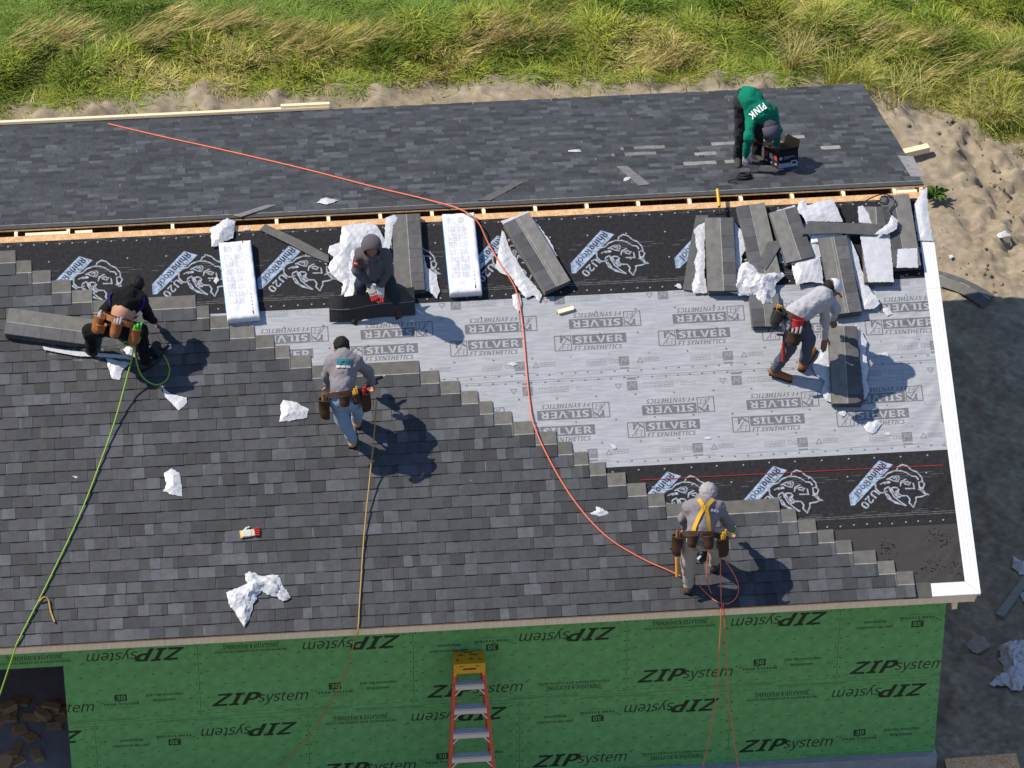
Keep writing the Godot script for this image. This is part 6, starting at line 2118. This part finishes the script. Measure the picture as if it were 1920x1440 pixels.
func build_people() -> void:
	M.lips = pmat(0.16, 0.06, 0.05, 0.6)
	var jeans := cloth(0.24, 0.36, 0.50)
	# worker in black with bare lower back and tan belt
	var tan_ := M.leather_tan as Material
	var A := person("worker in black crouching with tan leather tool belt", {head=Vector3(-9.024,5.327,-3.175), neck=Vector3(-9.075,5.301,-3.088), chest=Vector3(-9.112,5.265,-3.079), waist=Vector3(-9.185,5.149,-2.956), pelvis=Vector3(-9.240,5.030,-2.880), shL=Vector3(-9.259,5.268,-3.087), elL=Vector3(-9.396,5.015,-3.155), haL=Vector3(-9.437,4.763,-3.278), shR=Vector3(-8.967,5.229,-3.046), elR=Vector3(-8.902,4.935,-3.120), haR=Vector3(-8.833,4.667,-3.309), hipL=Vector3(-9.355,4.979,-2.887), knL=Vector3(-9.586,4.829,-3.022), anL=Vector3(-9.584,4.539,-3.027), toL=Vector3(-9.691,4.523,-3.092), hipR=Vector3(-9.115,4.953,-2.824), knR=Vector3(-8.999,4.822,-3.003), anR=Vector3(-8.967,4.461,-2.838), toR=Vector3(-8.853,4.445,-2.904)}, {skin = M.skin, shirt = cloth(0.012, 0.012, 0.014), trousers = cloth(0.010, 0.010, 0.011), boots = M.black, face = Vector3(0.35, -0.45, -0.9), head_up = Vector3(0.2, 0.75, -0.6), short = true, belt = tan_, belt_at = 0.28, hang = 0.25, handR = {curl = 0.5, back = Vector3(0.3, 0.9, 0.2)}, handL = {curl = 0.6},
		pouches = [[PI * 0.5, 0.13, 0.075, 0.17, 0.02, tan_, M.metal], [PI * 0.86, 0.15, 0.085, 0.20, 0.02, tan_, M.metal], [PI * 0.16, 0.14, 0.085, 0.20, 0.02, tan_, M.bright_green], [PI * 0.74, 0.10, 0.10, 0.10, 0.10, tan_]]})
	var st := mb()
	var ax: Vector3 = (A.J.waist - A.J.pelvis).normalized()
	var sx: Vector3 = (A.J.hipR - A.J.hipL).normalized()
	var fr := sx.cross(ax).normalized()
	strap(st, A.trouser_bones, [A.J.pelvis + ax * 0.075 - sx * 0.13, A.J.pelvis + ax * 0.068, A.J.pelvis + ax * 0.075 + sx * 0.13], fr, 0.045, 0.010)
	part("waistband", st.commit(), cloth(0.022, 0.024, 0.05), A.node)
	for s in [-1.0, 1.0]:
		st = mb()
		strap(st, A.shirt_bones, [A.J.chest + sx * 0.13 * s + ax * 0.02, A.J.chest + sx * 0.155 * s - ax * 0.05, A.J.waist + sx * 0.15 * s], (fr + sx * s * 0.6).normalized(), 0.025, 0.010)
		part("purple_piping", st.commit(), cloth(0.03, 0.02, 0.20), A.node)
	# worker in grey shirt and light jeans with nail gun
	var dk := M.leather_dark as Material
	var B := person("worker in grey shirt and light blue jeans bending over nail gun", {head=Vector3(-6.733,5.094,-2.174), neck=Vector3(-6.728,5.086,-2.078), chest=Vector3(-6.727,5.047,-2.011), waist=Vector3(-6.748,4.864,-1.805), pelvis=Vector3(-6.737,4.763,-1.717), shL=Vector3(-6.861,5.023,-2.003), elL=Vector3(-6.912,4.765,-2.087), haL=Vector3(-6.901,4.513,-2.158), shR=Vector3(-6.588,5.022,-2.001), elR=Vector3(-6.441,4.771,-2.100), haR=Vector3(-6.386,4.532,-2.152), hipL=Vector3(-6.804,4.719,-1.717), knL=Vector3(-6.761,4.378,-1.757), anL=Vector3(-6.655,4.040,-1.804), toL=Vector3(-6.640,4.048,-1.953), hipR=Vector3(-6.665,4.716,-1.710), knR=Vector3(-6.582,4.454,-1.861), anR=Vector3(-6.591,4.134,-2.029), toR=Vector3(-6.583,4.137,-2.167)}, {skin = M.skin, shirt = cloth(0.22, 0.205, 0.225), trousers = jeans, boots = M.boot_tan, face = Vector3(0.0, -0.6, -0.8), head_up = Vector3(0.0, 0.75, -0.6), belt = dk, belt_at = 0.2, hang = 0.55, handR = {curl = 0.7, back = Vector3(0.8, 0.5, 0)}, handL = {curl = 0.5},
		pouches = [[PI * 0.93, 0.17, 0.10, 0.24, 0.03, dk, M.leather_tan], [PI * 0.07, 0.16, 0.10, 0.22, 0.02, dk, M.red], [PI * 0.5, 0.12, 0.06, 0.13, 0.02, dk], [PI * 0.30, 0.08, 0.05, 0.12, 0.02, dk, M.yellow]]})
	ax = (B.J.chest - B.J.waist).normalized()
	sx = (B.J.shR - B.J.shL).normalized()
	fr = ax.cross(sx).normalized() * -1.0
	if fr.y < 0.0:
		fr = -fr
	sx = ax.cross(fr).normalized()
	if sx.x < 0.0:
		sx = -sx
	st = mb()
	var lc: Vector3 = B.J.chest - ax * 0.03
	for k in 5:
		patch(st, B.shirt_bones, lc + sx * (k - 2) * 0.036 + ax * (0.0 if k % 2 else 0.012), sx, ax, 0.034, 0.030 + 0.012 * (k % 2), Color(0.02, 0.26, 0.30), 0.3)
	patch(st, B.shirt_bones, lc - ax * 0.028, sx, ax, 0.17, 0.014, Color(0.03, 0.22, 0.26))
	for k in 3:
		patch(st, B.shirt_bones, lc - ax * 0.062 + sx * (k - 1) * 0.056, sx, ax, 0.048, 0.026, Color(0.72, 0.72, 0.72))
	part("back_print", st.commit(), M.tint, B.node)
	var gunB := Vector3(-6.399,4.405,-2.263)
	nail_gun("black nail gun held by worker in light jeans", Transform3D(Basis(Vector3(0, 1, 0), 0.5) * Basis(Vector3(1, 0, 0), -0.9), gunB))
	# hooded worker holding a shingle on edge
	var hoodie := cloth(0.105, 0.098, 0.108)
	var C := person("hooded worker in dark grey squatting behind a shingle", {head=Vector3(-6.318,5.613,-3.316), neck=Vector3(-6.319,5.510,-3.355), chest=Vector3(-6.307,5.449,-3.365), waist=Vector3(-6.300,5.221,-3.389), pelvis=Vector3(-6.290,5.036,-3.569), shR=Vector3(-6.443,5.461,-3.394), elR=Vector3(-6.500,5.254,-3.363), haR=Vector3(-6.320,5.043,-3.275), shL=Vector3(-6.168,5.455,-3.379), elL=Vector3(-6.123,5.245,-3.344), haL=Vector3(-6.248,5.021,-3.273), hipR=Vector3(-6.359,5.033,-3.562), knR=Vector3(-6.436,5.009,-3.401), anR=Vector3(-6.504,4.691,-3.390), toR=Vector3(-6.537,4.609,-3.298), hipL=Vector3(-6.210,5.032,-3.559), knL=Vector3(-6.121,5.016,-3.417), anL=Vector3(-6.048,4.703,-3.420), toL=Vector3(-6.024,4.624,-3.336)}, {skin = M.skin_mid, shirt = hoodie, trousers = cloth(0.028, 0.040, 0.055), boots = M.boot_brown, glove = M.glove, face = Vector3(0.0, -0.62, 0.78), head_up = Vector3(0, 0.9, 0.25), top = "hood", bulk = 0.88, blend = 0.022, hand_size = 1.12, handR = {dir = Vector3(0.35, -0.75, 0.5), curl = 0.18, back = Vector3(-0.1, 0.55, 0.85)}, handL = {dir = Vector3(-0.1, -0.8, 0.5), curl = 0.18, back = Vector3(0.1, 0.55, 0.85)}})
	st = mb()
	for s in ["L", "R"]:
		var ha: Vector3 = C.J["el" + s].lerp(C.J["ha" + s], 0.78)
		var dr := Vector3(0.35 if s == "R" else -0.1, -0.78, 0.5).normalized()
		var w := dr.cross(Vector3(0, 0.55, 0.85)).normalized()
		for k in 4:
			var p: Vector3 = ha + dr * 0.135 + w * (k - 1.5) * 0.022 + Vector3(0, -0.006, 0.004)
			tube(st, [p, p + dr.rotated(w, 0.3) * 0.055], 0.0125, 6)
	part("red_fingertip", st.commit(), M.red, C.node)
	st = mb()
	patch(st, C.shirt_bones, C.J.chest.lerp(C.J.waist, 0.42) + Vector3(0.075, 0, 0), Vector3(1, 0, 0), Vector3(0, 0.8, -0.6), 0.065, 0.045, Color(0.02, 0.16, 0.18), 0.2)
	part("chest_print", st.commit(), M.tint, C.node)
	st = mb()
	patch(st, C.shirt_bones, C.J.shR.lerp(C.J.elR, 0.30), Vector3(0.85, 0, 0.5).normalized(), Vector3(0.0, 1.0, 0.0), 0.075, 0.075, Color(0.50, 0.03, 0.04))
	patch(st, C.shirt_bones, C.J.shR.lerp(C.J.elR, 0.30) + Vector3(-0.004, 0, 0.006), Vector3(0.85, 0, 0.5).normalized(), Vector3(0.0, 1.0, 0.0), 0.045, 0.022, Color(0.75, 0.70, 0.68))
	part("sleeve_patch", st.commit(), M.tint, C.node)
	held_shingle()
	# capped worker striding to the right
	var D := person("worker in white cap and pale grey shirt leaning over open bundle", {head=Vector3(-1.096,5.277,-2.562), neck=Vector3(-1.168,5.261,-2.497), chest=Vector3(-1.215,5.238,-2.468), waist=Vector3(-1.507,5.114,-2.352), pelvis=Vector3(-1.562,5.047,-2.297), shR=Vector3(-1.193,5.162,-2.469), elR=Vector3(-1.163,4.872,-2.499), haR=Vector3(-1.144,4.535,-2.524), shL=Vector3(-1.134,5.148,-2.643), elL=Vector3(-1.026,4.925,-2.626), haL=Vector3(-1.042,4.648,-2.743), hipR=Vector3(-1.555,4.976,-2.283), knR=Vector3(-1.587,4.634,-2.319), anR=Vector3(-1.735,4.274,-2.364), toR=Vector3(-1.595,4.204,-2.326), hipL=Vector3(-1.476,4.956,-2.442), knL=Vector3(-1.353,4.668,-2.400), anL=Vector3(-1.391,4.305,-2.439), toL=Vector3(-1.273,4.329,-2.601)}, {skin = M.skin_dark, shirt = cloth(0.40, 0.405, 0.44), trousers = cloth(0.075, 0.085, 0.115), boots = M.boot_tan2, sole = M.rubber, face = Vector3(0.75, -0.62, -0.15), head_up = Vector3(0.45, 0.8, -0.2), top = "cap", cap = cloth(0.66, 0.66, 0.70), brim_mat = M.red, belt = dk, belt_at = 0.3, hang = 0.6, handR = {curl = 0.12, dir = Vector3(-0.12, -0.85, 0.45), back = Vector3(0.2, 0.5, 0.85)}, handL = {curl = 0.7, dir = Vector3(0.2, -0.9, 0.2), back = Vector3(0, 0.2, 0.9)},
		pouches = [[PI * 0.55, 0.17, 0.11, 0.20, 0.0, M.black, M.yellow], [PI * 0.32, 0.15, 0.09, 0.18, 0.0, M.black], [-0.25, 0.17, 0.10, 0.15, 0.15, dk, M.metal], [-0.30, 0.13, 0.05, 0.13, 0.0, M.red], [PI, 0.15, 0.09, 0.2, 0.02, dk]]})
	var hx := D.base as Vector3
	hammer("red handled hammer hanging from capped worker's belt", Transform3D(Basis(Vector3(1, 0, 0), Vector3(0, 0.26, 0.966), Vector3(-0.30, -0.92, 0.25).normalized()).orthonormalized(), Vector3(-1.671,4.866,-2.277)), M.red)
	# worker with yellow suspenders
	var E := person("worker in grey with yellow suspenders kneeling low at the eave", {head=Vector3(-2.756,4.287,-0.263), neck=Vector3(-2.784,4.268,-0.193), chest=Vector3(-2.811,4.213,-0.139), waist=Vector3(-2.859,4.060,0.021), pelvis=Vector3(-2.872,3.978,0.113), shL=Vector3(-2.968,4.193,-0.141), elL=Vector3(-3.021,3.939,-0.262), haL=Vector3(-2.976,3.674,-0.352), shR=Vector3(-2.649,4.185,-0.124), elR=Vector3(-2.522,3.850,-0.254), haR=Vector3(-2.414,3.597,-0.376), hipL=Vector3(-2.976,3.942,0.097), knL=Vector3(-2.998,3.605,0.074), anL=Vector3(-2.986,3.247,0.100), toL=Vector3(-2.947,3.254,-0.048), hipR=Vector3(-2.753,3.936,0.109), knR=Vector3(-2.671,3.650,-0.035), anR=Vector3(-2.673,3.345,-0.136), toR=Vector3(-2.646,3.348,-0.273)}, {skin = M.skin, shirt = cloth(0.215, 0.20, 0.22), trousers = cloth(0.34, 0.325, 0.29), boots = M.boot_brown, face = Vector3(0.1, -0.6, -0.8), head_up = Vector3(0.1, 0.8, -0.5), top = "scarf", cap = cloth(0.34, 0.32, 0.33), bulk = 1.06, belt = dk, belt_at = 0.2, hang = 0.55, handR = {curl = 0.5, back = Vector3(0.6, 0.8, 0.1)}, handL = {curl = 0.5},
		pouches = [[PI * 0.95, 0.16, 0.10, 0.23, 0.02, dk, M.leather_tan], [PI * 0.10, 0.16, 0.10, 0.22, 0.02, dk, M.yellow], [PI * 0.64, 0.12, 0.07, 0.14, 0.02, dk], [PI * 0.40, 0.12, 0.07, 0.15, 0.02, dk]]})
	ax = (E.J.chest - E.J.waist).normalized()
	sx = (E.J.shR - E.J.shL).normalized()
	fr = ax.cross(sx).normalized()
	if fr.y < 0.0:
		fr = -fr
	st = mb()
	var cx: Vector3 = E.J.chest - ax * 0.02
	for s in [-1.0, 1.0]:
		strap(st, E.shirt_bones, [cx + sx * 0.085 * s + ax * 0.10, cx + sx * 0.02 * s + ax * 0.0, cx + sx * 0.05 * s - ax * 0.10, E.J.waist + sx * 0.085 * s - ax * 0.03, E.J.pelvis + sx * 0.09 * s + ax * 0.05], fr, 0.042, 0.012)
	part("suspenders", st.commit(), M.webbing, E.node)
	st = mb()
	patch(st, E.shirt_bones, cx, sx, ax, 0.075, 0.05, Color(0.50, 0.27, 0.03))
	part("suspender_patch", st.commit(), M.tint, E.node)
	st = mb()
	for k in 3:
		patch(st, E.shirt_bones, cx + sx * (0.085 + 0.034 * k) - ax * (0.03 + 0.006 * k), sx, ax, 0.026, 0.028, Color(0.66, 0.66, 0.68))
	patch(st, E.shirt_bones, cx + sx * 0.10 + ax * 0.005, sx, ax, 0.05, 0.02, Color(0.05, 0.06, 0.09))
	part("back_print", st.commit(), M.tint, E.node)
	st = mb()
	var wz: Vector3 = E.J.elR.lerp(E.J.haR, 0.72)
	var wd: Vector3 = (E.J.haR - E.J.elR).normalized()
	tube(st, [wz - wd * 0.014, wz + wd * 0.014], 0.046, 12)
	part("wristband", st.commit(), M.bright_green, E.node)
	hammer("orange handled hammer hanging from suspendered worker's belt", Transform3D(Basis(Vector3(1, 0, 0), Vector3(0, 0.3, 0.95), Vector3(-0.12, -0.92, 0.35).normalized()).orthonormalized(), Vector3(-3.129,3.780,0.068)), M.orange_grip)
	nail_gun("black nail gun lying between boots of suspendered worker", on_roof(Vector2(-2.765,0.665), 2.3, 0.05))
	nail_gun("black nail gun standing beside tan belted worker's boot", on_roof(Vector2(-8.847,3.575), 0.8, 0.06))
	# worker in green on the back slope
	var F := person("worker in green shirt and dark cap bending on back slope", {head=Vector3(-1.430,5.342,-5.541), neck=Vector3(-1.472,5.395,-5.674), chest=Vector3(-1.513,5.437,-5.730), waist=Vector3(-1.628,5.543,-5.892), pelvis=Vector3(-1.659,5.427,-6.066), shR=Vector3(-1.627,5.394,-5.781), elR=Vector3(-1.698,5.286,-5.467), haR=Vector3(-1.720,4.914,-5.530), shL=Vector3(-1.384,5.368,-5.842), elL=Vector3(-1.338,5.257,-5.616), haL=Vector3(-1.312,4.875,-5.779), hipR=Vector3(-1.718,5.427,-5.961), knR=Vector3(-1.730,5.019,-5.900), anR=Vector3(-1.744,4.631,-5.948), toR=Vector3(-1.767,4.652,-5.769), hipL=Vector3(-1.586,5.423,-5.972), knL=Vector3(-1.505,4.964,-6.034), anL=Vector3(-1.500,4.577,-6.077), toL=Vector3(-1.454,4.575,-5.952)}, {skin = M.skin_mid, shirt = cloth(0.004, 0.175, 0.105), trousers = cloth(0.030, 0.030, 0.034), boots = M.boot_grey, glove = M.glove_grey, face = Vector3(-0.05, -0.95, -0.35), head_up = Vector3(0.2, 0.2, 1.0), top = "cap", cap = cloth(0.085, 0.085, 0.115), hair_mat = cloth(0.05, 0.05, 0.065), cap_r = 0.114, handR = {curl = 0.25, dir = Vector3(-0.05, -0.95, 0.25), back = Vector3(-0.3, 0.3, 0.9)}, handL = {curl = 0.5}})
	ax = (F.J.chest - F.J.waist).normalized()
	sx = (F.J.shL - F.J.shR).normalized() * -1.0
	fr = Vector3(0, 0.8, 0.6)
	fr = (fr - ax * fr.dot(ax)).normalized()
	var rt := ax.cross(fr).normalized()
	decal_text(F.node, "back_lettering", "PINK", F.shirt_bones, F.J.chest - ax * 0.03 + rt * 0.05, rt, ax, 0.21, 0.085, M.white_paint)

func held_shingle() -> void:
	var p0 := Vector2(-6.824,3.888)
	var p1 := Vector2(-5.826,3.915)
	var a := roof(p0.x, p0.y, 0.03)
	var b := roof(p1.x, p1.y, 0.03)
	var t := thing("held_shingle", "dark bent shingle stood on edge by the hooded worker", "shingle", at(a))
	var st := mb()
	var ln := mb()
	var n := 20
	var P := func(u: float, v: float) -> Vector3:
		var p := (b - a) * u
		var wave := 0.045 * sin(u * 5.2 + 0.6) + 0.02 * sin(u * 9.0)
		var dv := Vector3(0, 0.93, -0.36 + 0.15 * sin(u * 4.0))
		return p + dv * 0.335 * v + Vector3(0, 0.03 * sin(u * PI * 1.6) * v, wave * (0.35 + 0.65 * v))
	for i in n:
		for j in 6:
			var q := [P.call(i / 20.0, j / 6.0), P.call(i / 20.0, (j + 1) / 6.0), P.call((i + 1) / 20.0, (j + 1) / 6.0), P.call((i + 1) / 20.0, j / 6.0)]
			var c := Color(0.028, 0.029, 0.030) if j < 3 else Color(0.052, 0.052, 0.049)
			quad(st, q[0], q[1], q[2], q[3], c)
			var k := Vector3(0, 0, -0.006)
			quad(st, q[0] + k, q[3] + k, q[2] + k, q[1] + k, c)
		var l0: Vector3 = P.call(i / 20.0, 0.5) + Vector3(0, 0, 0.004)
		var l1: Vector3 = P.call((i + 1) / 20.0, 0.5) + Vector3(0, 0, 0.004)
		bar(ln, l0, l1, 0.008, 0.003, Vector3(0, 0, 1))
	part("sheet", st.commit(), M.shingle, t)
	part("seal_line", ln.commit(), M.cap, t)
